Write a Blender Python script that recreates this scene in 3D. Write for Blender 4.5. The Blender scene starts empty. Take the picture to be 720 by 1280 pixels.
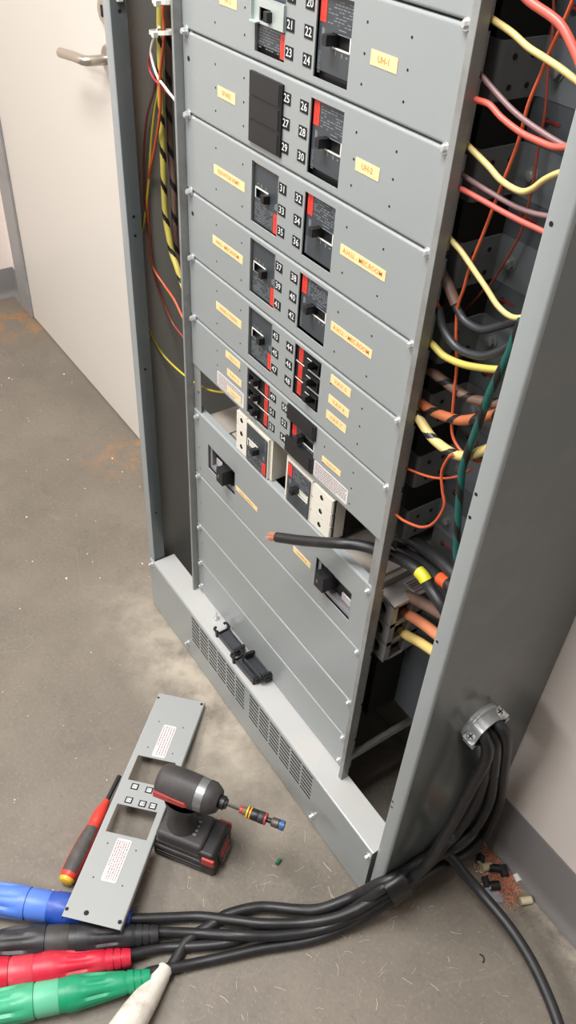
import bpy, bmesh, math, random
from mathutils import Vector, Matrix, noise
random.seed(7)
sc = bpy.context.scene
COL = sc.collection

# ------------------------------------------------------------------ camera
cam_d = bpy.data.cameras.new('camera'); cam = bpy.data.objects.new('camera', cam_d); COL.objects.link(cam)
RX = Vector((0.55828, 0.82804, 0.05163)); RY = Vector((0.57312, -0.33991, -0.74565)); RZ = Vector((-0.59988, 0.44587, -0.66434))
mw = Matrix(((RX[0], -RY[0], -RZ[0], 1.1737), (RX[1], -RY[1], -RZ[1], -0.5071), (RX[2], -RY[2], -RZ[2], 1.4020), (0, 0, 0, 1)))
cam.matrix_world = mw
cam_d.sensor_fit = 'VERTICAL'; cam_d.sensor_height = 36.0; cam_d.lens = 1019.9 / 1280 * 36.0
cam_d.clip_start = 0.02
sc.camera = cam
# ------------------------------------------------------------------ light and exposure
sc.view_settings.view_transform = 'Standard'; sc.view_settings.look = 'None'
sc.view_settings.exposure = -0.27; sc.view_settings.gamma = 1.0; sc.view_settings.use_curve_mapping = False
W = bpy.data.worlds.new('world'); sc.world = W; W.use_nodes = True
W.node_tree.nodes['Background'].inputs['Color'].default_value = (0.97, 0.98, 1.0, 1)
W.node_tree.nodes['Background'].inputs['Strength'].default_value = 0.10
def area(name, loc, sx, sy, power, col=(1, 0.99, 0.985)):
    l = bpy.data.lights.new(name, 'AREA'); l.shape = 'RECTANGLE'; l.size = sx; l.size_y = sy; l.energy = power; l.color = col
    o = bpy.data.objects.new(name, l); COL.objects.link(o); o.location = loc
    return o
area('ceiling_lamp_front', (0.30, -0.70, 2.66), 1.25, 0.6, 89)
area('wall_fill_lamp', (0.50, -3.0, 2.66), 1.25, 0.6, 108)  # added fill lamp, brightens the wall right of the cabinet
area('door_fill_lamp', (-1.0, -2.0, 2.66), 1.25, 0.6, 40)  # added fill lamp, brightens the door

# ------------------------------------------------------------------ materials
def lin(c):
    return tuple(((v / 255 + 0.055) / 1.055) ** 2.4 if v > 10 else v / 255 / 12.92 for v in c) + (1,)
MATS = {}
def mat(name, rgb, rough=0.5, metal=0.0, var=0.08, scale=30.0, bump=0.0, bscale=200.0, spec=0.5, stretch=(1, 1, 1), coat=0.0, dirt=None, dscale=6.0, damt=0.5):
    if name in MATS: return MATS[name]
    m = bpy.data.materials.new(name); m.use_nodes = True
    nt = m.node_tree; N = nt.nodes; L = nt.links; b = N['Principled BSDF']
    b.inputs['Roughness'].default_value = rough; b.inputs['Metallic'].default_value = metal
    b.inputs['Specular IOR Level'].default_value = spec; b.inputs['Coat Weight'].default_value = coat
    tc = N.new('ShaderNodeTexCoord'); mp = N.new('ShaderNodeMapping'); mp.inputs['Scale'].default_value = stretch
    L.new(tc.outputs['Object'], mp.inputs['Vector'])
    c = lin(rgb)
    nz = N.new('ShaderNodeTexNoise'); nz.inputs['Scale'].default_value = scale; nz.inputs['Detail'].default_value = 5
    L.new(mp.outputs['Vector'], nz.inputs['Vector'])
    mx = N.new('ShaderNodeMix'); mx.data_type = 'RGBA'
    mx.inputs['A'].default_value = tuple(v * (1 - var) for v in c[:3]) + (1,)
    mx.inputs['B'].default_value = tuple(min(1, v * (1 + var)) for v in c[:3]) + (1,)
    L.new(nz.outputs['Fac'], mx.inputs['Factor'])
    out = mx.outputs['Result']
    if dirt:
        n2 = N.new('ShaderNodeTexNoise'); n2.inputs['Scale'].default_value = dscale; n2.inputs['Detail'].default_value = 8; n2.inputs['Roughness'].default_value = 0.65
        L.new(mp.outputs['Vector'], n2.inputs['Vector'])
        rp = N.new('ShaderNodeValToRGB'); rp.color_ramp.elements[0].position = 0.48; rp.color_ramp.elements[1].position = 0.7
        rp.color_ramp.elements[1].color = (damt, damt, damt, 1)
        L.new(n2.outputs['Fac'], rp.inputs['Fac'])
        m2 = N.new('ShaderNodeMix'); m2.data_type = 'RGBA'; m2.inputs['B'].default_value = lin(dirt)
        L.new(rp.outputs['Color'], m2.inputs['Factor']); L.new(out, m2.inputs['A']); out = m2.outputs['Result']
    L.new(out, b.inputs['Base Color'])
    if bump > 0:
        n3 = N.new('ShaderNodeTexNoise'); n3.inputs['Scale'].default_value = bscale; n3.inputs['Detail'].default_value = 4
        L.new(mp.outputs['Vector'], n3.inputs['Vector'])
        bp = N.new('ShaderNodeBump'); bp.inputs['Strength'].default_value = bump; bp.inputs['Distance'].default_value = 0.002
        L.new(n3.outputs['Fac'], bp.inputs['Height']); L.new(bp.outputs['Normal'], b.inputs['Normal'])
    MATS[name] = m
    return m
M_PAINT = mat('grey_enamel', (146, 151, 151), 0.22, var=0.03, scale=5, bump=0.03, bscale=900)
M_LEDGE = mat('dusty_lit_enamel', (178, 178, 175), 0.42, var=0.04, scale=9, dirt=(192, 187, 180), dscale=10, damt=0.5)  # grey enamel made paler: overhead light painted in, with dusty mottling
M_SIDE = mat('shaded_grey_enamel', (92, 100, 101), 0.20, var=0.04, scale=4, bump=0.015, bscale=500, dirt=(128, 120, 116), dscale=5, damt=0.3)  # darker copy of the grey enamel, shade of the side faces painted in
M_INNER = mat('dark_grey_enamel', (150, 148, 142), 0.45, var=0.08, scale=8)
M_BRACKET = mat('charcoal_steel', (94, 98, 101), 0.42, var=0.08, scale=20)
M_GALV = mat('galvanised_steel', (150, 152, 150), 0.45, 0.3, var=0.18, scale=40, bump=0.05, bscale=120, dirt=(110, 104, 96), dscale=14, damt=0.6)
M_ZINC = mat('bright_zinc', (218, 221, 222), 0.28, 0.7, var=0.06, scale=60)
M_ALU = mat('dull_aluminium', (168, 166, 165), 0.45, 0.55, var=0.12, scale=60)
M_BLACK = mat('black_plastic', (26, 27, 29), 0.42, var=0.1, scale=60)
M_FACE = mat('dark_breaker_face', (60, 66, 71), 0.34, var=0.12, scale=50)
M_HOLE = mat('deep_black', (9, 9, 10), 0.7)
M_CREAM = mat('cream_moulding', (222, 217, 204), 0.45, var=0.04, scale=30)
M_BEIGE = mat('grey_beige_moulding', (160, 152, 142), 0.5, var=0.08, scale=20, dirt=(128, 120, 110), dscale=20)
M_RED = mat('red_print', (222, 58, 44), 0.4, var=0.04)
M_DKRED = mat('dark_red_print', (170, 58, 56), 0.4, var=0.2, scale=400)
M_PRINT = mat('grey_print', (120, 126, 130), 0.45)
M_WPRINT = mat('white_print', (226, 228, 228), 0.45)
M_SILVER = mat('silver_trim', (240, 238, 228), 0.3, 0.1)
M_TAPE = mat('yellow_label_tape', (238, 211, 156), 0.45, var=0.05, scale=80)
M_ORINK = mat('orange_ink', (206, 128, 58), 0.5, var=0.1)
M_STICK = mat('white_sticker', (214, 211, 209), 0.5, var=0.02)
M_INK = mat('faded_ink', (146, 124, 124), 0.5, var=0.1)
M_RUB = mat('black_rubber', (33, 33, 35), 0.42, var=0.18, scale=25, bump=0.04, bscale=150, dirt=(62, 60, 58), dscale=30, damt=0.35)
M_TAPEB = mat('black_tape', (24, 24, 25), 0.42)
def wire(name, rgb, rough=0.4, dirt=None): return mat('insulation_' + name, rgb, rough, var=0.07, scale=50, dirt=dirt, dscale=30, damt=0.4)
M_YEL = wire('yellow', (204, 184, 118)); M_YELB = wire('bright_yellow', (186, 172, 84)); M_SAL = wire('salmon', (206, 90, 76))
M_ORG = wire('orange', (186, 84, 50)); M_ORT = wire('orange_thick', (172, 98, 62)); M_MAUV = wire('mauve', (124, 96, 96)); M_BRN = wire('brown', (112, 88, 76))
M_DOR = wire('rust', (136, 62, 44)); M_GRN = wire('teal', (18, 82, 74)); M_WHT = wire('white', (225, 222, 214)); M_PNK = wire('pink', (206, 70, 84))
M_YG = wire('olive', (196, 176, 60)); M_MRN = wire('maroon', (104, 44, 40)); M_BLKW = wire('black', (44, 46, 49)); M_ROR = wire('red_orange', (196, 86, 50))
M_NYL = mat('white_nylon', (220, 218, 208), 0.4)
M_COP = mat('copper', (212, 150, 122), 0.35, 0.4, var=0.2, scale=200)

# ------------------------------------------------------------------ mesh helper
OFF = {}
class G:
    def __init__(s): s.v = []; s.f = []; s.m = []
    def add(s, vs, fs, m=0):
        n = len(s.v); s.v += [Vector(p) for p in vs]
        for f in fs: s.f.append(tuple(i + n for i in f)); s.m.append(m)
        return s
    def box(s, x0, x1, y0, y1, z0, z1, m=0):
        x0, x1 = min(x0, x1), max(x0, x1); y0, y1 = min(y0, y1), max(y0, y1); z0, z1 = min(z0, z1), max(z0, z1)
        return s.add([(x0, y0, z0), (x1, y0, z0), (x1, y1, z0), (x0, y1, z0), (x0, y0, z1), (x1, y0, z1), (x1, y1, z1), (x0, y1, z1)],
                     [(0, 3, 2, 1), (4, 5, 6, 7), (0, 1, 5, 4), (1, 2, 6, 5), (2, 3, 7, 6), (3, 0, 4, 7)], m)
    def obox(s, c, U, V, N, hu, hv, hn, m=0):
        c, U, V, N = Vector(c), Vector(U), Vector(V), Vector(N)
        P = [c + U * a * hu + V * b * hv + N * d * hn for d in (-1, 1) for a, b in ((-1, -1), (1, -1), (1, 1), (-1, 1))]
        return s.add(P, [(0, 3, 2, 1), (4, 5, 6, 7), (0, 1, 5, 4), (1, 2, 6, 5), (2, 3, 7, 6), (3, 0, 4, 7)], m)
    def prism(s, poly, n, m=0):
        """poly: 3-d loop; n: extrusion vector"""
        k = len(poly); P = [Vector(p) for p in poly]; Q = [p + Vector(n) for p in P]
        return s.add(P + Q, [tuple(range(k - 1, -1, -1)), tuple(range(k, 2 * k))] + [(i, (i + 1) % k, k + (i + 1) % k, k + i) for i in range(k)], m)
    def lathe(s, p0, d, prof, n=20, m=0, rf=None, mfun=None, cap=True):
        p0 = Vector(p0); d = Vector(d).normalized()
        a = Vector((0, 0, 1)) if abs(d.z) < 0.9 else Vector((1, 0, 0))
        u = d.cross(a).normalized(); w = u.cross(d)
        b = len(s.v)
        for t, r in prof:
            for j in range(n):
                th = 2 * math.pi * j / n
                rr = r * (rf(t, th) if rf else 1)
                s.v.append(p0 + d * t + (u * math.cos(th) + w * math.sin(th)) * rr)
        for i in range(len(prof) - 1):
            for j in range(n):
                s.f.append((b + i * n + j, b + i * n + (j + 1) % n, b + (i + 1) * n + (j + 1) % n, b + (i + 1) * n + j))
                s.m.append(mfun((prof[i][0] + prof[i + 1][0]) / 2, 2 * math.pi * (j + .5) / n) if mfun else m)
        if cap:
            s.f.append(tuple(b + j for j in range(n - 1, -1, -1))); s.m.append(m)
            s.f.append(tuple(b + (len(prof) - 1) * n + j for j in range(n))); s.m.append(m if not mfun else mfun(prof[-1][0], 0))
        return s
    def cyl(s, p0, p1, r, n=14, m=0, r1=None):
        p0, p1 = Vector(p0), Vector(p1)
        return s.lathe(p0, p1 - p0, [(0, r), ((p1 - p0).length, r if r1 is None else r1)], n, m)
    def tube(s, pts, r, n=10, m=0, mfun=None, cap=True):
        P = [Vector(p) for p in pts]; k = len(P); b = len(s.v)
        T = [(P[min(i + 1, k - 1)] - P[max(i - 1, 0)]).normalized() for i in range(k)]
        a = Vector((0, 0, 1)) if abs(T[0].z) < 0.9 else Vector((1, 0, 0))
        u = T[0].cross(a).normalized(); dist = 0
        for i in range(k):
            u = (u - T[i] * u.dot(T[i])).normalized(); w = T[i].cross(u)
            rr = r[i] if isinstance(r, (list, tuple)) else r
            for j in range(n):
                th = 2 * math.pi * j / n
                s.v.append(P[i] + (u * math.cos(th) + w * math.sin(th)) * rr)
        for i in range(k - 1):
            seg = (P[i + 1] - P[i]).length
            for j in range(n):
                s.f.append((b + i * n + j, b + i * n + (j + 1) % n, b + (i + 1) * n + (j + 1) % n, b + (i + 1) * n + j))
                s.m.append(mfun(dist + seg / 2, (j + .5) / n) if mfun else m)
            dist += seg
        if cap:
            s.f.append(tuple(b + j for j in range(n - 1, -1, -1))); s.m.append(m)
            s.f.append(tuple(b + (k - 1) * n + j for j in range(n))); s.m.append(m)
        return s
    def face_hole(s, c, U, V, hu, hv, r, depth, m=0, mi=0, n=16, mw=None):
        """rectangular face with a round blind hole; U x V is the outward normal"""
        c, U, V = Vector(c), Vector(U), Vector(V); N = U.cross(V)
        A = []; B = []
        for j in range(n):
            th = 2 * math.pi * j / n; x, y = math.cos(th), math.sin(th)
            k = 1 / max(abs(x), abs(y))
            A.append(c + U * x * k * hu + V * y * k * hv); B.append(c + U * x * r + V * y * r)
        D = [p - N * depth for p in B]
        s.add(A + B + D, [(j, (j + 1) % n, n + (j + 1) % n, n + j) for j in range(n)], m)
        b = len(s.v) - 2 * n
        for j in range(n): s.f.append((b + j, b + (j + 1) % n, b + n + (j + 1) % n, b + n + j)); s.m.append(mi if mw is None else mw)
        s.f.append(tuple(b + n + j for j in range(n))); s.m.append(mi)
        return s
    def text(s, body, size, c, U, V, m=0, align='CENTER', lift=0.0):
        """flat lettering lying in the plane U,V, centred at c"""
        vs, fs = text_mesh(body, align)
        c, U, V = Vector(c), Vector(U), Vector(V); N = U.cross(V)
        return s.add([c + U * x * size + V * y * size + N * lift for x, y in vs], fs, m)
    def build(s, name, mats, parent=None, smooth=35, bevel=0, seg=2, kind=None, solid=0):
        me = bpy.data.meshes.new(name)
        off = OFF.get(parent.name, Vector()) if parent else Vector()
        me.from_pydata([p - off for p in s.v], [], s.f); 
        ms = mats if isinstance(mats, (list, tuple)) else [mats]
        for q in ms: me.materials.append(q)
        me.polygons.foreach_set('material_index', s.m)
        if smooth:
            me.polygons.foreach_set('use_smooth', [True] * len(s.f))
        me.update(); me.validate()
        if smooth: me.set_sharp_from_angle(angle=math.radians(smooth))
        o = bpy.data.objects.new(name, me); COL.objects.link(o)
        if parent: o.parent = parent; OFF[o.name] = off
        if solid:
            md = o.modifiers.new('solidify', 'SOLIDIFY'); md.thickness = solid; md.offset = -1
        if bevel:
            md = o.modifiers.new('bevel', 'BEVEL'); md.width = bevel; md.segments = seg; md.limit_method = 'ANGLE'; md.angle_limit = math.radians(40)
            md.harden_normals = True
        if kind: o['kind'] = kind
        return o
TXT = {}
def text_mesh(body, align='CENTER'):
    if (body, align) not in TXT:
        cu = bpy.data.curves.new('lettering', 'FONT'); cu.body = body; cu.align_x = align; cu.align_y = 'CENTER'; cu.resolution_u = 2; cu.offset = 0.006
        ob = bpy.data.objects.new('lettering', cu)
        me = bpy.data.meshes.new_from_object(ob)
        TXT[(body, align)] = ([(v.co.x, v.co.y) for v in me.vertices], [tuple(p.vertices) for p in me.polygons])
        bpy.data.objects.remove(ob); bpy.data.curves.remove(cu); bpy.data.meshes.remove(me)
    return TXT[(body, align)]
def thing(name, label, cat, loc, group=None):
    o = bpy.data.objects.new(name, None); COL.objects.link(o); o.location = loc; o.empty_display_size = 0.05
    OFF[o.name] = Vector(loc); o['label'] = label; o['category'] = cat
    if group: o['group'] = group
    return o
def tag(o, label, cat, group=None):
    o['label'] = label; o['category'] = cat
    if group: o['group'] = group
    return o
def smooth(pts, n=6):
    P = [Vector(p) for p in pts]; P = [P[0] * 2 - P[1]] + P + [P[-1] * 2 - P[-2]]; out = []
    for i in range(1, len(P) - 2):
        a, b, c, d = P[i - 1:i + 3]
        for k in range(n):
            t = k / n
            out.append(0.5 * ((2 * b) + (c - a) * t + (2 * a - 5 * b + 4 * c - d) * t * t + (3 * b - a - 3 * c + d) * t ** 3))
    out.append(P[-2]); return out
def resample(pts, step):
    out = [pts[0]]; acc = 0
    for a, b in zip(pts, pts[1:]):
        L = (b - a).length; 
        while acc + L >= step:
            t = (step - acc) / L; a = a.lerp(b, t); out.append(a); L = (b - a).length; acc = 0
        acc += L
    out.append(pts[-1]); return out
X, Y, Z = Vector((1, 0, 0)), Vector((0, 1, 0)), Vector((0, 0, 1))
P3 = {
'W1':[(0.6332,0.075,1.3091),(0.6732,0.045,1.2991),(0.6873,0.045,1.2912),(0.7134,0.045,1.285),(0.7271,0.045,1.2793),(0.743,0.045,1.267),(0.7595,0.045,1.2533),(0.782,0.053,1.2402),(0.795,0.08,1.245)],
'W2':[(0.5854,0.08,1.2755),(0.6354,0.05,1.2755),(0.6521,0.05,1.2713),(0.6738,0.05,1.2666),(0.6929,0.05,1.2605),(0.7107,0.05,1.2571),(0.728,0.05,1.2537),(0.7452,0.05,1.2495),(0.7576,0.05,1.247),(0.782,0.058,1.2436),(0.795,0.085,1.245)],
'W3':[(0.7306651162790693,0.058,1.8),(0.7306651162790693,0.058,1.55),(0.7307,0.058,1.446),(0.7307,0.058,1.376),(0.7275,0.058,1.341),(0.7233,0.058,1.321),(0.7202,0.058,1.306),(0.7175,0.058,1.2931),(0.7129,0.058,1.2757),(0.7081,0.058,1.2597),(0.7043,0.058,1.2421),(0.6992,0.058,1.2192),(0.6975,0.058,1.1891),(0.6897,0.058,1.1489),(0.6821,0.058,1.1081),(0.6741,0.058,1.0701),(0.6724,0.058,1.049),(0.6696,0.058,1.0265),(0.6755,0.058,0.9966),(0.684,0.058,0.9705),(0.6902,0.058,0.9303),(0.6977,0.058,0.8936),(0.7139,0.058,0.8806),(0.7348,0.058,0.8807),(0.7501,0.058,0.8858)],
'W4':[(0.640320754716981,0.11,1.8),(0.640320754716981,0.11,1.55),(0.6403,0.11,1.4333),(0.6403,0.11,1.3633),(0.6444,0.11,1.3283),(0.6499,0.11,1.3083),(0.654,0.11,1.2933),(0.6569,0.11,1.2827),(0.6631,0.11,1.2627),(0.668,0.11,1.2339),(0.6754,0.11,1.2023),(0.6781,0.11,1.1698),(0.6817,0.11,1.1392),(0.6816,0.11,1.1003),(0.6745,0.11,1.0737),(0.6592,0.11,1.0336),(0.654,0.11,1.0278),(0.6347,0.11,0.9954),(0.6113,0.11,0.9551),(0.5926,0.11,0.922)],
'W5':[(0.5901,0.08,1.2342),(0.6401,0.05,1.2342),(0.6528,0.05,1.2298),(0.6646,0.05,1.2248),(0.6906,0.05,1.2149),(0.7145,0.05,1.2092),(0.7456,0.05,1.2047),(0.7616,0.05,1.2052),(0.782,0.058,1.2056),(0.795,0.085,1.2055)],
'W6':[(0.5894,0.075,1.2142),(0.6394,0.045,1.2142),(0.656,0.045,1.214),(0.6702,0.045,1.2139),(0.6858,0.045,1.2081),(0.7081,0.045,1.2032),(0.7259,0.045,1.2021),(0.7428,0.045,1.2022),(0.7541,0.045,1.2049),(0.7647,0.045,1.2086),(0.782,0.053,1.2128),(0.795,0.08,1.2121)],
'W7':[(0.5855,0.08,1.1803),(0.6355,0.05,1.1803),(0.6524,0.05,1.1745),(0.6776,0.05,1.1666),(0.6961,0.05,1.1598),(0.7181,0.05,1.1583),(0.7298,0.05,1.1642),(0.7394,0.05,1.1745),(0.7501,0.05,1.1829),(0.7614,0.05,1.1884),(0.782,0.058,1.1954),(0.795,0.085,1.1933)],
'W8':[(0.5755,0.085,1.1505),(0.6255,0.055,1.1505),(0.6477,0.055,1.1475),(0.6761,0.055,1.1448),(0.709,0.055,1.1428),(0.7319,0.055,1.1441),(0.7471,0.055,1.1468),(0.7609,0.055,1.1498),(0.782,0.063,1.153),(0.795,0.09,1.152)],
'W9':[(0.5812,0.078,1.1376),(0.6312,0.048,1.1376),(0.6533,0.048,1.1391),(0.6803,0.048,1.1383),(0.7052,0.048,1.1372),(0.729,0.048,1.1368),(0.7525,0.048,1.1373),(0.7675,0.048,1.1369),(0.782,0.056,1.1366),(0.795,0.083,1.1366)],
'W10':[(0.584,0.08,1.0977),(0.634,0.05,1.0977),(0.6516,0.05,1.0904),(0.6675,0.05,1.0849),(0.6864,0.05,1.0754),(0.7051,0.05,1.066),(0.7237,0.05,1.056),(0.7399,0.05,1.0532),(0.7524,0.05,1.0575),(0.765,0.05,1.0689),(0.782,0.058,1.0797),(0.795,0.085,1.0779)],
'W11a':[(0.6282,0.06,1.0547),(0.6464,0.06,1.0439),(0.6647,0.06,1.028)],
'W11':[(0.662,0.06,1.0294),(0.6697,0.06,1.0226),(0.6817,0.06,1.0169),(0.7036,0.06,1.0188),(0.724,0.06,1.0331),(0.7429,0.06,1.048),(0.756,0.06,1.059),(0.782,0.068,1.0743),(0.795,0.095,1.0674)],
'W12':[(0.6498,0.052,1.0197),(0.6631,0.052,1.0011),(0.6857,0.052,0.9917),(0.7157,0.052,0.9983),(0.7352,0.052,1.0128),(0.7474,0.052,1.0268),(0.7596,0.052,1.042),(0.782,0.06,1.0577),(0.795,0.087,1.052)],
'W12a':[(0.6387,0.052,1.0251),(0.6458,0.052,1.0213),(0.6521,0.052,1.0155)],
'W13':[(0.5792,0.08,0.9822),(0.6292,0.05,0.9822),(0.6525,0.05,0.9798),(0.672,0.05,0.9759),(0.697,0.05,0.9799),(0.7227,0.05,0.9892),(0.7437,0.05,0.9988),(0.7619,0.05,1.0104),(0.782,0.058,1.0194),(0.795,0.085,1.0168)],
'W14':[(0.5696,0.095,0.9389),(0.6196,0.065,0.9389),(0.6462,0.065,0.9382),(0.6719,0.065,0.9375),(0.6965,0.065,0.9376),(0.7153,0.065,0.9427),(0.7387,0.065,0.9526),(0.7575,0.065,0.9627),(0.782,0.073,0.9719),(0.795,0.1,0.9681)],
'W15':[(0.5657,0.088,0.9027),(0.6157,0.058,0.9027),(0.6438,0.058,0.8999),(0.6674,0.058,0.9013),(0.7026,0.058,0.9123),(0.7266,0.058,0.9291),(0.745,0.058,0.9443),(0.7599,0.058,0.96),(0.782,0.066,0.9755),(0.795,0.093,0.97)],
'W16':[(0.58,0.08,0.8997),(0.63,0.05,0.8997),(0.6516,0.05,0.8891),(0.6787,0.05,0.8769),(0.7085,0.05,0.8769),(0.7276,0.05,0.8843),(0.7507,0.05,0.9071),(0.765,0.05,0.9236),(0.782,0.058,0.9355),(0.795,0.085,0.9336)],
'W17':[(0.5749,0.08,0.8057),(0.6249,0.05,0.8057),(0.6484,0.05,0.8133),(0.6823,0.05,0.8252),(0.7058,0.05,0.8383),(0.7267,0.05,0.8565),(0.7419,0.05,0.877)],
'W18':[(0.719,0.042,0.8838),(0.7139,0.042,0.875),(0.7095,0.042,0.8533),(0.7164,0.042,0.8321),(0.7237,0.042,0.8142),(0.7155,0.042,0.7837),(0.6985,0.042,0.7626),(0.6721,0.042,0.7508),(0.6576,0.042,0.7485),(0.6347,0.042,0.7479)],
'W19':[(0.7615,0.04,1.0621),(0.7587,0.04,1.0408),(0.7578,0.04,1.028),(0.748,0.04,0.9793),(0.7433,0.04,0.936),(0.7386,0.04,0.8956),(0.7383,0.04,0.871),(0.7464,0.04,0.8242),(0.7538,0.04,0.7883),(0.7655,0.04,0.7413),(0.7764,0.04,0.6972)],
'K1':[(0.6428,0.1,0.5634),(0.6709,0.1,0.5751),(0.6969,0.09,0.5961),(0.7278,0.08,0.6177),(0.7638,0.07,0.6408)],
'K2':[(0.6417,0.1,0.5287),(0.6694,0.1,0.5386),(0.7012,0.09,0.5595),(0.7305,0.08,0.5774),(0.7669,0.07,0.5975)],
'K3':[(0.6435,0.1,0.4881),(0.6702,0.1,0.4976),(0.6988,0.09,0.5213),(0.7297,0.08,0.5432),(0.7661,0.07,0.5672)],
'C1':[(0.5747,0.09,0.6517),(0.6108,0.09,0.6611),(0.6489,0.09,0.6746),(0.686,0.085,0.6867),(0.7239,0.08,0.6938),(0.7554,0.075,0.6925)],
'C1o':[(0.6377,0.08,0.6542),(0.6753,0.08,0.6657),(0.7066,0.075,0.674),(0.7348,0.07,0.6835),(0.7567,0.07,0.6867)],
'CUT':[(0.4725,-0.003,0.584),(0.5179,0.012,0.6067),(0.568,0.028,0.6356),(0.5896,0.045,0.642),(0.6113,0.056,0.6471),(0.638,0.06,0.6573),(0.6707,0.06,0.6707),(0.6994,0.06,0.6742),(0.7182,0.06,0.6652),(0.7414,0.06,0.6562),(0.7612,0.065,0.6383)],
'CUTend':[(0.4528,-0.008,0.5761),(0.4725,-0.003,0.584)],
'L1':[(0.0516,0.06,1.8),(0.0516,0.06,1.5),(0.0516,0.06,1.3407),(0.0516,0.06,1.2707),(0.0516,0.06,1.2307),(0.0516,0.06,1.2007),(0.0518,0.06,1.1829),(0.0488,0.06,1.1566),(0.0454,0.06,1.1264),(0.0443,0.06,1.0955),(0.0405,0.06,1.0617),(0.0394,0.06,1.0294),(0.0387,0.06,0.9765),(0.0368,0.06,0.9346),(0.0375,0.06,0.8902),(0.0474,0.06,0.8553),(0.0538,0.06,0.8367),(0.0709,0.06,0.8168),(0.083,0.06,0.8001),(0.1059,0.06,0.7854),(0.15,0.072,0.7734),(0.2,0.09,0.7554)],
'L2':[(0.045,0.075,1.8),(0.045,0.075,1.5),(0.045,0.075,1.339),(0.045,0.075,1.269),(0.045,0.075,1.229),(0.045,0.075,1.199),(0.0455,0.075,1.181),(0.0411,0.075,1.136),(0.0352,0.075,1.0514),(0.0341,0.075,0.9868),(0.0394,0.075,0.933),(0.0383,0.075,0.858),(0.0436,0.075,0.8241),(0.0577,0.075,0.7955),(0.15,0.087,0.7835),(0.2,0.105,0.7655)],
'L3':[(0.0657,0.05,1.1548),(0.058,0.05,1.1478),(0.0417,0.05,1.1293),(0.0374,0.05,1.1148),(0.0516,0.05,1.0941),(0.0765,0.05,1.0838),(0.0989,0.05,1.0763),(0.1189,0.05,1.0702),(0.15,0.062,1.0582),(0.2,0.08,1.0402)],
'L4':[(0.0408,0.055,1.1441),(0.0222,0.055,1.1111),(0.0177,0.055,1.0961),(0.031,0.055,1.0848),(0.0615,0.055,1.0777),(0.0801,0.055,1.0751),(0.1008,0.055,1.0732),(0.15,0.067,1.0612),(0.2,0.08499999999999999,1.0432)],
'L5':[(0.0803,0.05,1.8),(0.0803,0.05,1.5),(0.0803,0.05,1.3457),(0.0803,0.05,1.2757),(0.0803,0.05,1.2357),(0.0803,0.05,1.2057),(0.0784,0.05,1.1879),(0.0783,0.05,1.1452),(0.0614,0.05,1.0963),(0.0557,0.05,1.0467),(0.0314,0.05,0.9895),(0.0106,0.048,0.9412),(0.0114,0.042,0.8993),(0.0103,0.043,0.8443),(0.0119,0.045,0.7996),(0.0395,0.05,0.7779),(0.0746,0.05,0.7666),(0.1004,0.05,0.7486),(0.1212,0.05,0.7385),(0.15,0.062,0.7265),(0.2,0.08,0.7085)],
'L6':[(0.0319,0.06,1.0927),(0.0342,0.06,1.0706),(0.0175,0.06,1.0356),(0.012,0.055,0.9957),(0.0106,0.048,0.9412),(0.011,0.035,0.8762),(0.006,0.028,0.8447),(0.006,0.028,0.7822),(0.006,0.028,0.7155),(0.01,0.031,0.6877),(0.0114,0.052,0.6348),(0.073,0.06,0.6229),(0.1442,0.06,0.6353),(0.203,0.06,0.6594),(0.2453,0.06,0.6853)],
'L7':[(0.0205,0.07,1.1195),(0.0106,0.069,1.0819),(0.0114,0.065,1.0646),(0.0117,0.051,1.0307),(0.0106,0.043,0.9843),(0.0106,0.04,0.9424),(0.0118,0.038,0.9039),(0.0104,0.042,0.8512)],
'L8':[(0.0113,0.042,0.8581),(0.0119,0.045,0.7996),(0.0104,0.056,0.7493),(0.0323,0.065,0.7033),(0.0688,0.065,0.6937),(0.091,0.065,0.6895),(0.15,0.077,0.6775),(0.2,0.095,0.6595)],
'blue':[(0.6127,-0.3586,0.02),(0.6211,-0.3444,0.018),(0.6479,-0.294,0.011),(0.6717,-0.2535,0.0095),(0.7047,-0.2179,0.018),(0.7342,-0.1859,0.024),(0.7489,-0.1661,0.026),(0.7748,-0.1258,0.028),(0.798,-0.0861,0.04),(0.8147,-0.0462,0.06),(0.8234,-0.0055,0.082),(0.8307,0.0213,0.095),(0.8359,0.0401,0.105),(0.842,0.0598,0.1463),(0.846,0.0702,0.2156),(0.848,0.0807,0.2841),(0.848,0.0914,0.3508),(0.85,0.0975,0.435),(0.836,0.098,0.462),(0.813,0.098,0.465)],
'black':[(0.6536,-0.3363,0.02),(0.6588,-0.3234,0.018),(0.6957,-0.2666,0.012),(0.7358,-0.2203,0.028),(0.764,-0.1759,0.024),(0.7906,-0.1221,0.022),(0.8067,-0.0801,0.03),(0.824,-0.0186,0.058),(0.8292,0.0146,0.074),(0.8301,0.0518,0.08),(0.831,0.0901,0.1),(0.832,0.1086,0.1365),(0.83,0.133,0.1446),(0.83,0.1494,0.2083),(0.834,0.1451,0.2886),(0.842,0.1075,0.425),(0.831,0.105,0.449),(0.813,0.105,0.452)],
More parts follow.
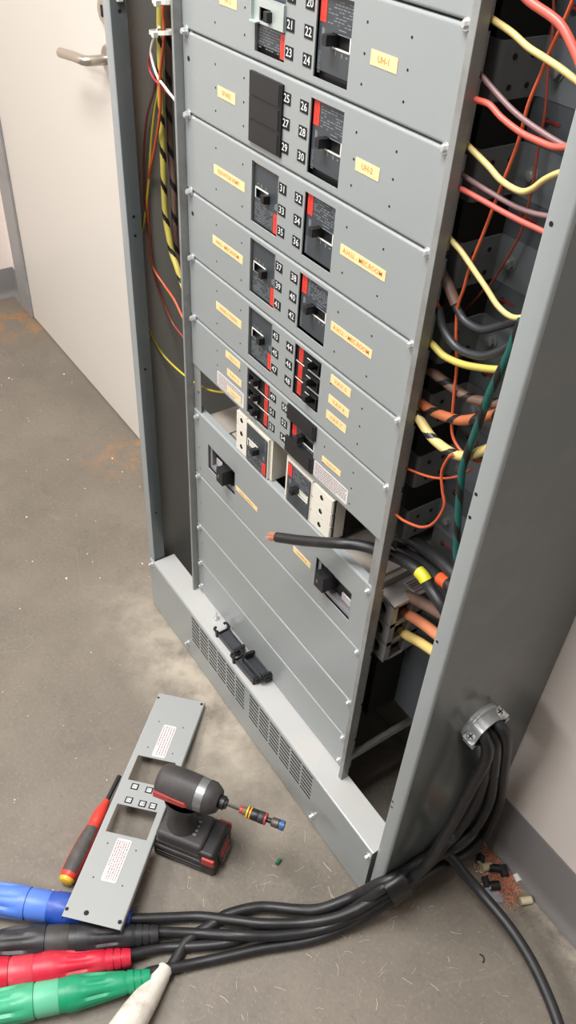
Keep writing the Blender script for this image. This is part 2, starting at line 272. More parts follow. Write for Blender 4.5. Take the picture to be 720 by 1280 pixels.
'red':[(0.6631,-0.3879,0.024),(0.6668,-0.3742,0.02),(0.6794,-0.3303,0.0095),(0.7056,-0.2854,0.0095),(0.7262,-0.2472,0.01),(0.7363,-0.2188,0.011),(0.7464,-0.1793,0.0095),(0.7671,-0.1382,0.0095),(0.7846,-0.0949,0.016),(0.8029,-0.0461,0.042),(0.823,-0.0091,0.106),(0.8228,0.0141,0.106),(0.8225,0.0511,0.09),(0.825,0.0988,0.085),(0.836,0.1243,0.1151),(0.838,0.1664,0.1387),(0.842,0.1709,0.2207),(0.842,0.1508,0.3267),(0.846,0.1401,0.3487),(0.846,0.1175,0.436),(0.833,0.116,0.455),(0.813,0.116,0.458)],
'green':[(0.7067,-0.3765,0.024),(0.7056,-0.3612,0.02),(0.7256,-0.3037,0.0095),(0.746,-0.2515,0.0095),(0.767,-0.1971,0.0095),(0.7984,-0.1266,0.01),(0.816,-0.0662,0.018),(0.8273,-0.0184,0.04),(0.8351,0.0206,0.06),(0.8335,0.0647,0.062),(0.8367,0.121,0.06),(0.843,0.1667,0.06),(0.838,0.2087,0.0688),(0.842,0.2075,0.1535),(0.844,0.194,0.231),(0.85,0.1624,0.3277),(0.851,0.1275,0.452),(0.836,0.121,0.472),(0.813,0.121,0.474)],
'white':[(0.7224,-0.3455,0.013),(0.715,-0.3347,0.011),(0.7065,-0.319,0.0095),(0.6915,-0.2893,0.0095),(0.6917,-0.248,0.0095),(0.6916,-0.2192,0.011),(0.7056,-0.1768,0.012),(0.721,-0.1505,0.012),(0.7491,-0.1186,0.018),(0.775,-0.0881,0.034),(0.794,-0.0394,0.055),(0.8118,-0.0122,0.1),(0.8227,0.0088,0.118),(0.8228,0.0403,0.109),(0.823,0.0689,0.11),(0.8245,0.1047,0.1),(0.8382,0.125,0.09),(0.8684,0.1346,0.07),(0.9076,0.1423,0.058),(0.969,0.1436,0.056),(1.0228,0.1385,0.05),(1.0692,0.1274,0.042),(1.106,0.1144,0.035),(1.1409,0.0957,0.028)],
'wrap':[(0.8228,-0.0043,0.088),(0.8228,0.0211,0.086),(0.8229,0.046,0.088)]}
# ------------------------------------------------------------------ the room
def floor_material():
    m = bpy.data.materials.new('concrete_floor'); m.use_nodes = True; nt = m.node_tree; N = nt.nodes; L = nt.links; b = N['Principled BSDF']
    geo = N.new('ShaderNodeNewGeometry')
    def noise_(scale, detail=6, rough=0.6, dist=0):
        n = N.new('ShaderNodeTexNoise'); n.inputs['Scale'].default_value = scale; n.inputs['Detail'].default_value = detail; n.inputs['Roughness'].default_value = rough; n.inputs['Distortion'].default_value = dist
        L.new(geo.outputs['Position'], n.inputs['Vector']); return n.outputs['Fac']
    def ramp(f, p0, p1, c0=(0, 0, 0, 1), c1=(1, 1, 1, 1)):
        r = N.new('ShaderNodeValToRGB'); r.color_ramp.elements[0].position = p0; r.color_ramp.elements[1].position = p1
        r.color_ramp.elements[0].color = c0; r.color_ramp.elements[1].color = c1; L.new(f, r.inputs['Fac']); return r.outputs['Color']
    def mix(a, bb, f):
        x = N.new('ShaderNodeMix'); x.data_type = 'RGBA'
        for k, v in (('A', a), ('B', bb), ('Factor', f)):
            if isinstance(v, (tuple, float)): x.inputs[k].default_value = v
            else: L.new(v, x.inputs[k])
        return x.outputs['Result']
    def math_(op, a, bb=None):
        x = N.new('ShaderNodeMath'); x.operation = op; x.use_clamp = op in ('MULTIPLY', 'ADD') 
        for i, v in enumerate((a, bb)):
            if v is None: continue
            if isinstance(v, (int, float)): x.inputs[i].default_value = v
            else: L.new(v, x.inputs[i])
        return x.outputs[0]
    base = ramp(noise_(3.2), 0.3, 0.72, lin((104, 97, 87)), lin((124, 116, 105)))
    base = mix(base, lin((94, 88, 80)), math_('MULTIPLY', ramp(noise_(9, 8, 0.7, 0.6), 0.52, 0.75), 0.55))
    base = mix(base, lin((146, 138, 126)), math_('MULTIPLY', ramp(noise_(150, 4, 0.75), 0.54, 0.72), 0.60))
    base = mix(base, lin((78, 73, 67)), math_('MULTIPLY', ramp(noise_(95, 5, 0.75), 0.56, 0.74), 0.60))
    # pale dust swept against the foot of the cabinet
    sep = N.new('ShaderNodeSeparateXYZ'); L.new(geo.outputs['Position'], sep.inputs[0])
    def band(s, c, w):   # 1 at c falling to 0 at distance w
        d = math_('ABSOLUTE', math_('SUBTRACT', s, c)); mr = N.new('ShaderNodeMapRange'); mr.inputs['From Min'].default_value = w; mr.inputs['From Max'].default_value = w * 0.2
        L.new(d, mr.inputs['Value']); return mr.outputs['Result']
    dust = math_('MULTIPLY', band(sep.outputs['Y'], -0.03, 0.13), band(sep.outputs['X'], 0.28, 0.46))
    dust = math_('MULTIPLY', dust, ramp(noise_(14, 6, 0.65), 0.30, 0.62))
    base = mix(base, lin((178, 168, 152)), math_('MULTIPLY', dust, 0.9))
    d2 = math_('MULTIPLY', band(sep.outputs['Y'], 0.232, 0.045), ramp(noise_(30, 6, 0.7), 0.34, 0.62))
    base = mix(base, lin((176, 166, 150)), math_('MULTIPLY', math_('MULTIPLY', d2, band(sep.outputs['X'], 1.1, 0.5)), 0.8))
    # rust stain at the door frame
    rust = math_('MULTIPLY', band(sep.outputs['Y'], 0.20, 0.16), math_('ADD', band(sep.outputs['X'], -1.36, 0.17), band(sep.outputs['X'], -0.52, 0.11)))
    rust = math_('MULTIPLY', rust, ramp(noise_(16, 6, 0.7, 0.5), 0.46, 0.62))
    base = mix(base, lin((170, 116, 58)), math_('MULTIPLY', rust, 0.8))
    # hairline crack
    cr = math_('ABSOLUTE', math_('SUBTRACT', noise_(1.3, 3, 0.6, 0.4), 0.5))
    mr = N.new('ShaderNodeMapRange'); mr.inputs['From Min'].default_value = 0.0025; mr.inputs['From Max'].default_value = 0.0; L.new(cr, mr.inputs['Value'])
    base = mix(base, lin((160, 154, 142)), math_('MULTIPLY', mr.outputs['Result'], 0.12))
    L.new(base, b.inputs['Base Color'])
    b.inputs['Roughness'].default_value = 0.52; b.inputs['Specular IOR Level'].default_value = 0.4
    bp = N.new('ShaderNodeBump'); bp.inputs['Strength'].default_value = 0.4; bp.inputs['Distance'].default_value = 0.002
    L.new(noise_(60, 6, 0.7), bp.inputs['Height']); L.new(bp.outputs['Normal'], b.inputs['Normal'])
    return m
M_WALL = mat('painted_wall', (236, 225, 217), 0.55, var=0.03, scale=3, bump=0.05, bscale=300)
M_DOOR = mat('door_paint', (216, 210, 201), 0.42, var=0.015, scale=3)
M_FRAME = mat('frame_paint', (150, 148, 146), 0.42, var=0.06, scale=10, dirt=(120, 118, 114), dscale=10)
M_BASEB = mat('vinyl_baseboard', (128, 124, 122), 0.45, var=0.05, scale=10)
M_STEEL = mat('brushed_steel', (190, 180, 168), 0.32, 0.85, var=0.05, scale=80)
YW = 0.253
def structure(g, name, m, **k): return g.build(name, m, kind='structure', **k)
structure(G().add([(-3, -4, 0), (4, -4, 0), (4, 0.6, 0), (-3, 0.6, 0)], [(0, 1, 2, 3)]), 'floor', floor_material(), smooth=0)
g = G(); g.box(-1.55, -1.40, YW, YW + .12, 0, 2.7); g.box(-1.40, -.46, YW, YW + .12, 2.08, 2.7); g.box(-.46, 4, YW, YW + .12, 0, 2.7)
structure(g, 'wall_back', M_WALL, smooth=0)
structure(G().box(-1.67, -1.55, -4, YW + .12, 0, 2.7), 'wall_left', M_WALL, smooth=0)
structure(G().box(-1.67, 4, -4, YW + .12, 2.7, 2.8), 'ceiling', mat('ceiling_tile', (225, 223, 218), 0.8), smooth=0)
def base_profile(y, h):   # vinyl cove base: (y, z) going up
    return [(y, 0), (y - .016, 0), (y - .0155, .004), (y - .011, .010), (y - .006, .018), (y - .0035, .03), (y - .003, h - .003), (y - .002, h), (y, h)]
def baseboard(name, a, b, nrm, h):
    a, b, nrm = Vector(a), Vector(b), Vector(nrm)
    pr = [a + nrm * (-q[0]) + Z * q[1] for q in base_profile(0, h)]
    return structure(G().prism(pr, b - a), name, M_BASEB, smooth=40)
baseboard('baseboard_right', (.815, YW, 0), (4, YW, 0), (0, -1, 0), .138)
baseboard('baseboard_left', (-1.55, -4, 0), (-1.55, YW, 0), (1, 0, 0), .105)
baseboard('baseboard_back', (-1.55, YW, 0), (-1.468, YW, 0), (0, -1, 0), .105)
# door leaf, frame and lever
DX0, DX1, DY = -1.362, -.505, .243
door = structure(G().box(DX0 + .003, DX1 - .003, DY, DY + .045, .005, 2.04), 'door_1', M_DOOR, smooth=0)
tr = G()
for x0, x1 in ((-1.465, DX0), (DX1, DX1 + .06)):
    tr.box(x0, x1, YW - .018, YW + .1, 0, 2.10)
tr.box(DX0, DX1, YW - .018, YW + .1, 2.045, 2.10); tr.box(DX0, DX0 + .014, DY + .046, YW + .1, 0, 2.045); tr.box(DX1 - .014, DX1, DY + .046, YW + .1, 0, 2.045)
structure(tr, 'trim_1', M_FRAME, bevel=.002)
g = G(); RXc, RZc = -.543, .970
g.lathe((RXc, DY, RZc), -Y, [(0, .027), (.006, .027), (.009, .024), (.009, .011)], 24)
lv = [(RXc, DY - .008, RZc)] + [(RXc, DY - .03, RZc), (RXc - .001, DY - .045, RZc), (RXc - .008, DY - .053, RZc), (RXc - .02, DY - .056, RZc), (RXc - .06, DY - .056, RZc - .003), (RXc - .124, DY - .056, RZc - .010)]
g.tube(smooth(lv, 5), .0098, 14)
g.lathe((RXc, DY, RZc + .086), -Y, [(0, .025), (.006, .025), (.009, .022)], 22)
h = g.build('handle', M_STEEL, door)
G().box(RXc - .004, RXc + .004, DY - .0105, DY - .0085, RZc + .075, RZc + .095).build('keyhole', M_HOLE, door)

# ------------------------------------------------------------------ the electrical cabinet
CAB = thing('electrical_cabinet', 'tall open grey steel electrical panelboard cabinet standing against the wall', 'cabinet', (.4064, .12, 0))
WX, HT = .8128, 1.95
def sheet(path, z0, z1, t, m=0, g=None):
    """folded sheet metal: path in plan (x, y), thickness t to its left"""
    g = g or G(); P = [Vector((x, y, 0)) for x, y in path]; k = len(P); Q = []
    for i in range(k):
        d0 = (P[i] - P[i - 1]).normalized() if i else None; d1 = (P[i + 1] - P[i]).normalized() if i < k - 1 else None
        if d0 is None: d0 = d1
        if d1 is None: d1 = d0
        n0 = Vector((-d0.y, d0.x, 0)); n1 = Vector((-d1.y, d1.x, 0)); nn = (n0 + n1).normalized()
        Q.append(P[i] + nn * t / max(.3, nn.dot(n0)))
    loop = P + Q[::-1]
    # quads rather than one concave cap
    A = [p + Z * z0 for p in P] + [p + Z * z0 for p in Q] + [p + Z * z1 for p in P] + [p + Z * z1 for p in Q]
    F = []
    for i in range(k - 1):
        F += [(i, i + 1, 2 * k + i + 1, 2 * k + i), (k + i + 1, k + i, 3 * k + i, 3 * k + i + 1), (i + 1, i, k + i, k + i + 1), (2 * k + i, 2 * k + i + 1, 3 * k + i + 1, 3 * k + i)]
    F += [(0, 2 * k, 3 * k, k), (k - 1, 2 * k - 1, 4 * k - 1, 3 * k - 1)]
    return g.add(A, F, m)
def arc(cx, cy, r, a0, a1, n=5): return [(cx + r * math.cos(math.radians(a0 + (a1 - a0) * i / n)), cy + r * math.sin(math.radians(a0 + (a1 - a0) * i / n))) for i in range(n + 1)]
# right side: lip, flange, rounded corner, side panel
pathR = [(.7885, .024)] + arc(.7905, .002, .002, 180, 270, 3) + arc(WX - .004, .004, .004, 270, 360, 6) + [(WX, .251)]
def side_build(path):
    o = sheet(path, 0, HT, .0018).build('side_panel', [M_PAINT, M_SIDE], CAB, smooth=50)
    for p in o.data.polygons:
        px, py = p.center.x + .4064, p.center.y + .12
        if (py > .02 and abs(px - WX) < .003) or (abs(px - .0235) < .002 and py > .001): p.material_index = 1  # outer side and left lip take the enamel with painted-in shade
side_build(pathR)
pathL = [(0, .251)] + arc(.004, .004, .004, 180, 270, 6) + arc(.0223, .002, .002, 270, 360, 3) + [(.0243, .0245)]
side_build(pathL)
G().box(.002, .0035, .026, .249, .002, HT - .003).build('side_liner', M_INNER, CAB, smooth=0)
G().box(WX - .0035, WX - .002, .026, .249, .002, HT - .003).build('side_liner', M_INNER, CAB, smooth=0)
G().box(.004, WX - .004, .2485, .2505, 0, HT).build('back_panel', M_INNER, CAB, smooth=0)
G().box(.003, WX - .003, .003, .25, HT - .002, HT).build('top_panel', M_PAINT, CAB, smooth=0)
# small holes punched in the flanges and lips
for x, y, zz, nx in ((.793, 0, .901, 0), (.793, 0, .871, 0), (.794, 0, .68, 0), (.795, 0, 1.168, 0), (.792, 0, .318, 0), (.793, 0, .304, 0)):
    G().cyl((x, .0003, zz), (x, -.0002, zz), .0021, 10).build('punched_hole', M_HOLE, CAB, smooth=0)
for zz, yy in ((1.168, .014), (.893, .012), (.863, .012), (.62, .012), (.28, .012)):
    G().cyl((.0242, yy, zz), (.0246, yy, zz), .0024, 10).build('punched_hole', M_HOLE, CAB, smooth=0)
G().box(.0245, .030, .010, .018, 1.179, 1.188).build('lip_clip', M_NYL, CAB, bevel=.001)
# base cover with two louvred vents and its top ledge
HB = .1465; BX0, BX1, BY = .0115, .7835, -.0045
def grid_plate(g, xs, zs, y, skip, t, m=0, mi=None):
    """front face at y facing -Y made of cells, with the cells in skip left open and walled to depth t"""
    xs = sorted(set(xs)); zs = sorted(set(zs)); mi = m if mi is None else mi
    nx, nz = len(xs), len(zs)
    op = lambda i, j: any(a[0] - 1e-6 <= (xs[i] + xs[i + 1]) / 2 <= a[1] + 1e-6 and a[2] - 1e-6 <= (zs[j] + zs[j + 1]) / 2 <= a[3] + 1e-6 for a in skip)
    b = len(g.v)
    for z in zs:
        for x in xs: g.v.append(Vector((x, y, z)))
    for z in zs:
        for x in xs: g.v.append(Vector((x, y + t, z)))
    id_ = lambda i, j, k=0: b + k * nx * nz + j * nx + i
    for j in range(nz - 1):
        for i in range(nx - 1):
            if op(i, j):
                for (i0, j0, i1, j1, ii, jj) in ((i, j, i + 1, j, i, j - 1), (i + 1, j, i + 1, j + 1, i + 1, j), (i + 1, j + 1, i, j + 1, i, j + 1), (i, j + 1, i, j, i - 1, j)):
                    if not (0 <= ii < nx - 1 and 0 <= jj < nz - 1) or not op(ii, jj):
                        g.f.append((id_(i0, j0), id_(i1, j1), id_(i1, j1, 1), id_(i0, j0, 1))); g.m.append(mi)
            else:
                g.f.append((id_(i, j), id_(i + 1, j), id_(i + 1, j + 1), id_(i, j + 1))); g.m.append(m)
    return g
slots = []
for vx in (.196, .418):
    for c in range(6):
        for r in range(7):
            slots.append((vx + c * .0345, vx + c * .0345 + .0305, .0655 + r * .0112, 0.0655 + r * .0112 + .0045))
g = G(); grid_plate(g, [BX0, BX1] + [q for s_ in slots for q in s_[:2]], [0.004, HB - .003] + [q for s_ in slots for q in s_[2:]], BY, slots, .0006, 0, 1)  # slot walls coloured black to paint in the recess shade
# rounded shoulder and the top ledge, notched round the left flange
sh = [(BY, HB - .003), (BY + .0004, HB - .0015), (BY + .0014, HB - .0005), (BY + .003, HB)]
for (y0, z0), (y1, z1) in zip(sh, sh[1:]): g.add([(BX0, y0, z0), (BX1, y0, z0), (BX1, y1, z1), (BX0, y1, z1)], [(0, 1, 2, 3)])
g.box(BX0, BX0 + .0015, BY + .001, -.0008, .004, HB - .002); g.box(BX1 - .0015, BX1, BY + .001, .02, .004, HB - .002)
cover = g.build('base_cover', [M_PAINT, M_HOLE], CAB, smooth=40)
G().box(.03, .78, .012, .014, .01, .14).build('vent_dark_sheet', M_HOLE, CAB, smooth=0)  # black sheet standing in for the shade inside the base
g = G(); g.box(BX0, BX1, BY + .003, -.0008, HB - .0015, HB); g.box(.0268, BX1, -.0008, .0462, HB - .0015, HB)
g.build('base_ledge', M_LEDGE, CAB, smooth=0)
def screw(parent, c, n=-Y, r=.0042, h=.0065, washer=True, name='screw'):
    g = G(); c = Vector(c); n = Vector(n)
    if washer: g.lathe(c, n, [(0, r * 1.55), (.0012, r * 1.5)], 14)
    g.lathe(c + n * .001, n, [(0, r), (h * .75, r), (h, r * .72)], 6)
    return g.build(name, M_ZINC, parent, smooth=30)
for x, zz in ((.022, .137), (.177, .036), (.635, .032), (.778, .131)): screw(cover, (x, BY, zz), r=.004, h=.007)
# the two steel rails that carry the dead-front plates
def rail(x0, x1, name='mounting_rail'):
    g = G(); g.box(x0, x1, .0305, .0445, HB - .002, HT - .02)
    inw = 1 if x0 < .4 else -1; xa = x1 if inw > 0 else x0
    g.box(xa, xa + inw * .022, .0452, .0468, HB, HT - .02)
    o = g.build(name, M_GALV, CAB, bevel=.0012)
    return o
railL = rail(.1372, .1428); railR = rail(.6455, .6540)
for k in range(30):
    zz = .25 + k * .0485
    for rl, x in ((railL, .158), (railR, .636)): G().cyl((x, .0453, zz), (x, .0449, zz), .0022, 8).build('rail_hole', M_HOLE, rl, smooth=0)

# dead-front cover plates
P, PX0, PX1 = .0432, .1438, .6448
def cover_plate(z0, z1, windows=(), holes=(), notch=False, label=None):
    g = G(); r = .0032; za, zb = z0 + .0008, z1 - .0008
    xs = [PX0, PX1] + [q for w in windows for q in w[:2]]; zs = [za + r, zb - r] + [q for w in windows for q in w[2:]]
    grid_plate(g, xs, zs, P, windows, .0016)
    for (zc, sg) in ((zb - r, 1), (za + r, -1)):
        pr = [(P + r - r * math.cos(math.radians(a)), zc + sg * r * math.sin(math.radians(a))) for a in (0, 22, 45, 68, 90)] + [(P + .0135, zc + sg * r)]
        for (y0, q0), (y1, q1) in zip(pr, pr[1:]):
            f = (0, 1, 2, 3) if sg > 0 else (3, 2, 1, 0)
            g.add([(PX0, y0, q0), (PX1, y0, q0), (PX1, y1, q1), (PX0, y1, q1)], [f])
    g.add([(PX1, P, za + r), (PX1, P + .0135, za + r), (PX1, P + .0135, zb - r), (PX1, P, zb - r)], [(0, 1, 2, 3)])
    for x, zz in holes: g.cyl((x, P + .0002, zz), (x, P - .00015, zz), .0014, 8, 1)
    return g.build('cover_plate', [M_PAINT, M_HOLE], CAB, smooth=50)
WL, WR = (.311, .370), (.424, .482)
def pil(zt, cols=(.224, .290, .504, .567)): return [(x, zt + dz) for x in cols for dz in (-.023, -.049, -.0755)]
rows = [(1.2658, 1.1692, 1.255, 1.179), (1.1692, 1.0721, 1.159, 1.082), (1.0721, .9711, 1.061, .986), (.9711, .8735, .964, .889), (.8735, .7750, .867, .791), (.7750, .684, .770, .692)]
plates = []
plates.append(cover_plate(1.2658, 1.3630, holes=pil(1.363)))
for i, (zt, zb_, wt, wb) in enumerate(rows):
    plates.append(cover_plate(zb_, zt, [WL + (wb, wt), WR + (wb, wt)], pil(zt)))
cover_plate(1.3630, 1.85)
m1 = cover_plate(.4609, .600, [(.190, .279, .4995, .5515), (.512, .599, .4955, .5535)], [(.160, .524), (.161, .478)])
m2 = cover_plate(.3354, .4609, holes=[(.161, .396)]); m3 = cover_plate(.237, .3354, holes=[(.161, .29)]); m4 = cover_plate(.1475, .237)
p0 = plates[1:]                     # rows 0..5
for pl, zz in zip(p0, [r_[0] for r_ in rows]):
    screw(pl, (.153, P, zz - .0012)); screw(pl, (.6305, P, zz - .0012), r=.0034, h=.004)
for pl, zz in ((m1, .5885), (m2, .4575), (m3, .331), (m4, .2335), (m4, .1665)):
    screw(pl, (.155, P, zz - .001), r=.0038, h=.0055); screw(pl, (.6285, P, zz - .001), r=.0032, h=.004)
for pl, zz in ((p0[1], 1.138), (p0[3], .94)): G().cyl((.157, P + .0002, zz), (.157, P - .0002, zz), .0032, 10).build('rivet_hole', M_HOLE, pl, smooth=0)

# number tags and yellow tape labels
def tag_plate(pl, x, zz, n, up=Z, rt=X, o=None, w=.0075, h=.0062):
    g = G(); c = Vector((x, P - .0003, zz)); g.obox(c, rt, up, Vector(rt).cross(up), w, h, .0003)
    g.text(str(n), .0118, c, rt, up, 1, lift=.0004)
    return g.build('number_tag', [M_HOLE, M_WPRINT], pl, smooth=0)
for i in range(6):
    zt, zb_, wt, wb = rows[i]; n = 19 + 6 * i
    for k in range(3):
        zz = wt - .0125 - k * .0257
        tag_plate(p0[i], .3795, zz, n + 2 * k); tag_plate(p0[i], .4125 if i < 5 else .4095, zz, n + 1 + 2 * k)
def tape(pl, x0, x1, z0, z1, body, m=M_TAPE, size=None, rot=0):
    g = G(); c = Vector(((x0 + x1) / 2, P - .0002, (z0 + z1) / 2)); a = math.radians(rot)
    U = Vector((math.cos(a), 0, math.sin(a))); V = Vector((-math.sin(a), 0, math.cos(a)))
    g.obox(c, U, V, -Y, (x1 - x0) / 2, (z1 - z0) / 2, .00025)
    g.text(body, size or (z1 - z0) * .62, c, U, V, 1, lift=.0004)
    return g.build('label_tape', [m, M_ORINK], pl, smooth=0)
tape(p0[0], .235, .273, 1.211, 1.223, 'RF-2'); tape(p0[0], .514, .553, 1.210, 1.223, 'UH-1')
tape(p0[1], .230, .2715, 1.112, 1.1245, 'SPARE'); tape(p0[1], .508, .5465, 1.111, 1.124, 'UH-2')
tape(p0[2], .219, .2955, 1.016, 1.028, 'ELEVATOR BSMT.', size=.0072); tape(p0[2], .497, .576, 1.0165, 1.0285, 'A.H.U. - MEC.ROOM', size=.0078)
tape(p0[3], .214, .294, .919, .931, 'AHU - MEC.ROOM', size=.0074); tape(p0[3], .4935, .5715, .9205, .932, 'A.H.U. - MEC.ROOM', size=.0078)
tape(p0[4], .2225, .2925, .822, .834, 'PANEL 2 TRANS.', size=.0068)
tape(p0[4], .503, .5435, .852, .864, 'V.A.V. 5'); tape(p0[4], .5025, .545, .8225, .8345, 'V.A.V. 6'); tape(p0[4], .501, .543, .798, .810, 'V.A.V. 7')
tape(p0[5], .2495, .291, .7555, .7665, 'V.A.V. 2'); tape(p0[5], .254, .2955, .7255, .7375, 'V.A.V. 3')
tape(p0[5], .5015, .543, .7275, .7365, 'V.A.V. 8', rot=1.5)
tape(m1, .283, .350, .518, .5265, 'PANEL 2 FEEDER', size=.0058); tape(m1, .454, .500, .5175, .5285, 'PANEL B', size=.0068)
def sticker(parent, c, U, V, hu, hv, lines, name='notice_sticker', seed=1, rounded=.003):
    """white notice with rows of faded small print"""
    rnd = random.Random(seed); g = G(); c, U, V = Vector(c), Vector(U), Vector(V); N = U.cross(V)
    pts = []
    for sx, sy, a0 in ((1, -1, -90), (1, 1, 0), (-1, 1, 90), (-1, -1, 180)):
        for q in range(4):
            a = math.radians(a0 + 30 * q); pts.append(c + U * (sx * (hu - rounded) + rounded * math.cos(a)) + V * (sy * (hv - rounded) + rounded * math.sin(a)))
    g.prism(pts, N * .0003)
    for k in range(lines):
        y = hv * .75 - k * (1.5 * hv / max(1, lines - 1)); x = -hu * .9
        while x < hu * (.86 if k < lines - 1 else .3):
            w = rnd.uniform(.0015, .005); x2 = min(x + w, hu * .9)
            g.obox(c + U * ((x + x2) / 2) + V * y + N * .00035, U, V, N, (x2 - x) / 2, hv * .075, .00008, 1); x = x2 + .0012
    return g.build(name, [M_STICK, M_INK], parent, smooth=0)
sticker(p0[5], (.2635, P - .0001, .7045), X, Z, .0395, .0132, 6, seed=3)
tape(p0[5], .255, .2955, .6965, .7065, 'V.A.V. 4').location.y -= .0005
sticker(p0[5], (.524, P - .0001, .7055), X, Z, .0385, .0128, 6, seed=4)

# circuit breakers
def breaker(side, wt, wb, mirror_body=M_BLACK, gap=0, body=False, y=P + .0035, lockout=False, depth=.075, prot=.012, drop=0):
    """three-pole breaker behind a window; side 'L' has its handle thrown right, 'R' left (turned half round)"""
    x0, x1 = WL if side == 'L' else WR; x0 += .0008; x1 -= .0008; zt, zb_ = wt - .0006, wb + .0006 + gap
    if side == 'L': zt -= .002
    s = 1 if side == 'R' else -1; cx, cz = (x0 + x1) / 2, (wt + wb) / 2
    F = lambda fx, fz: (cx + s * fx, cz + s * fz)      # face coordinates as the right-hand breaker has them
    g = G()
    if body:
        bx0, bx1 = (.279, .3775) if side == 'L' else (.4145, .5325)
        g.box(bx0, bx1, y + .005, y + (depth if side == 'L' else .026), wb - .0015, wt + .0015, 1)
        if side == 'R': g.box(bx0, bx1 - .001, y + .026, y + depth, wb - .001, wt + .001, 2)
        tr_ = (x0 - .0022, x1 + .0022)
        g.box(tr_[0], tr_[1], y + .0012, y + .006, wb - .001, wt + .001, 1)
        ex0, ex1 = (bx0, x0 - .0035) if side == 'L' else (x1 + .0035, bx1)
        for k in range(3):                                   # cable ends with a round tool hole
            zc = cz + (k - 1) * .0252
            xm = (ex0 + ex1) / 2 if side == 'L' else (ex0 + ex1) / 2 - .002
            g.face_hole((xm, y + .0018, zc), X, Z, (ex1 - ex0) / 2, .0118, .0042, .004, 1, 2)
            g.box(ex0, ex1, y + .0018 + .004, y + .008, zc - .0118, zc + .0118, 1)
            for a, b in ((ex0, ex0 + .0008), (ex1 - .0008, ex1)): g.box(a, b, y + .0019, y + .006, zc - .0118, zc + .0118, 1)
            for a in (-.0118, .0112): g.box(ex0, ex1, y + .0019, y + .006, zc + a, zc + a + .0006, 1)
    else:
        g.box(x0, x1, y + .004, y + depth, wb - .002, wt + .004, 1)
    # face with its handle slot
    sl = sorted([F(-.006, 0)[0], F(.024, 0)[0]]); sz = (cz - .0062, cz + .0062)
    grid_plate(g, [x0, x1] + sl, [zb_, zt] + list(sz), y, [(sl[0], sl[1]) + sz], .010, 0, 2)
    g.box(sl[0], sl[1], y + .0095, y + .0105, sz[0], sz[1], 2)
    if side == 'L' and not body: g.box(x0, x1, y - .0004, y + .004, zt, zt + .002, 4)   # pale moulding edge
    # trims round the slot, printed lines, wordmark
    t_ = .0009
    a, b = F(-.004, -.0074), F(.0245, -.0058); g.box(a[0], b[0], y - .0006, y, a[1], b[1], 4)
    a, b = F(.0238, -.0074), F(.0252, .0064); g.box(a[0], b[0], y - .0006, y, a[1], b[1], 4)
    a, b = F(.004, .0060), F(.0245, .0066); g.box(a[0], b[0], y - .0005, y, a[1], b[1], 3)
    rnd = random.Random(int(wt * 1000) + (side == 'L'))
    for k in range(8):                                        # small print beside the red label
        fz = .0335 - k * .0028; fx = -.0145
        while fx < .024:
            w = rnd.uniform(.002, .006)
            if rnd.random() < .75:
                a, b = F(fx, fz), F(min(fx + w, .026), fz - .0009); g.box(a[0], b[0], y - .0001, y, a[1], b[1], 3)
            fx += w + .0015
    for fx, fz, hx, hz in ((-.0215, .0035, .0012, .004), (-.0190, .004, .0006, .003), (.002, -.0105, .0006, .002), (.012, -.011, .0008, .002), (.020, -.0115, .0014, .0007), (.010, .0100, .006, .0005)):
        a = F(fx, fz); g.box(a[0] - hx, a[0] + hx, y - .0001, y, a[1] - hz, a[1] + hz, 3)
    c = F(-.0245, -.0235); g.text('SIEMENS', .0056, (c[0], y - .0002, c[1]), Z * s, -X * s, 3)
    o = g.build('circuit_breaker', [M_FACE, mirror_body, M_HOLE, M_PRINT, M_SILVER], CAB, smooth=30)
    a, b = F(-.0268, .0365 - (.003 if body else 0) - drop), F(-.0168, .0125 - drop); g = G(); g.box(a[0], b[0], y - .0004, y, a[1], b[1])
    for k in range(3):
        q = F(-.0218, .030 - k * .006 - drop); g.box(q[0] - .0006, q[0] + .0006, y - .0006, y - .0004, q[1] - .002, q[1] + .002, 1)
    g.build('rating_label', [M_RED, M_DKRED], o, smooth=0)
    g = G(); a = F(-.0030, 0); hx = .0050
    g.prism([(a[0] - hx, y + .0095, cz - .0056), (a[0] + hx, y + .0095, cz - .0056), (a[0] + hx * .8, y - prot, cz - .0044), (a[0] - hx * .8, y - prot, cz - .0044)], (0, 0, .0105))
    g.build('toggle', M_BLACK, o, smooth=0, bevel=.0008)
    if lockout:
        g = G(); a, b = .311, .3705; zc = cz + .0035; yy = P - .0022
        xs_, zs_ = (a - .001, b), (zc - .0125, zc + .0125)
        grid_plate(g, [xs_[0], xs_[1], cx - .018, cx + .004], [zs_[0], zs_[1], cz - .0065, cz + .0065], yy, [(cx - .018, cx + .004, cz - .0065, cz + .0065)], .0016)
        g.box(xs_[0], xs_[0] + .0015, yy - .004, yy + .001, zs_[0], zs_[1]); g.box(xs_[1] - .0015, xs_[1], yy - .001, yy + .006, zs_[0], zs_[1])
        g.box(xs_[0] + .001, cx - .016, yy - .006, yy, cz - .0085, cz - .0068); g.box(xs_[0], xs_[1], yy, yy + .0035, zs_[1] - .0012, zs_[1])
        g.build('lockout_bracket', mat('pale_green_zinc', (186, 196, 192), 0.35, 0.35), o, smooth=0, bevel=.0005)
    return o
breaker('L', *rows[0][2:], gap=.006, lockout=True); breaker('R', *rows[0][2:], gap=.0065)
breaker('R', *rows[1][2:], gap=.0065)
for i in (2, 3): breaker('L', *rows[i][2:], prot=.009); breaker('R', *rows[i][2:], gap=.002)
breaker('L', *rows[4][2:], prot=.009)
breaker('R', *rows[5][2:], drop=.020)
breaker('L', .675, .602, M_CREAM, body=True, y=P + .0005); breaker('R', .675, .602, M_CREAM, body=True, y=P + .0005)
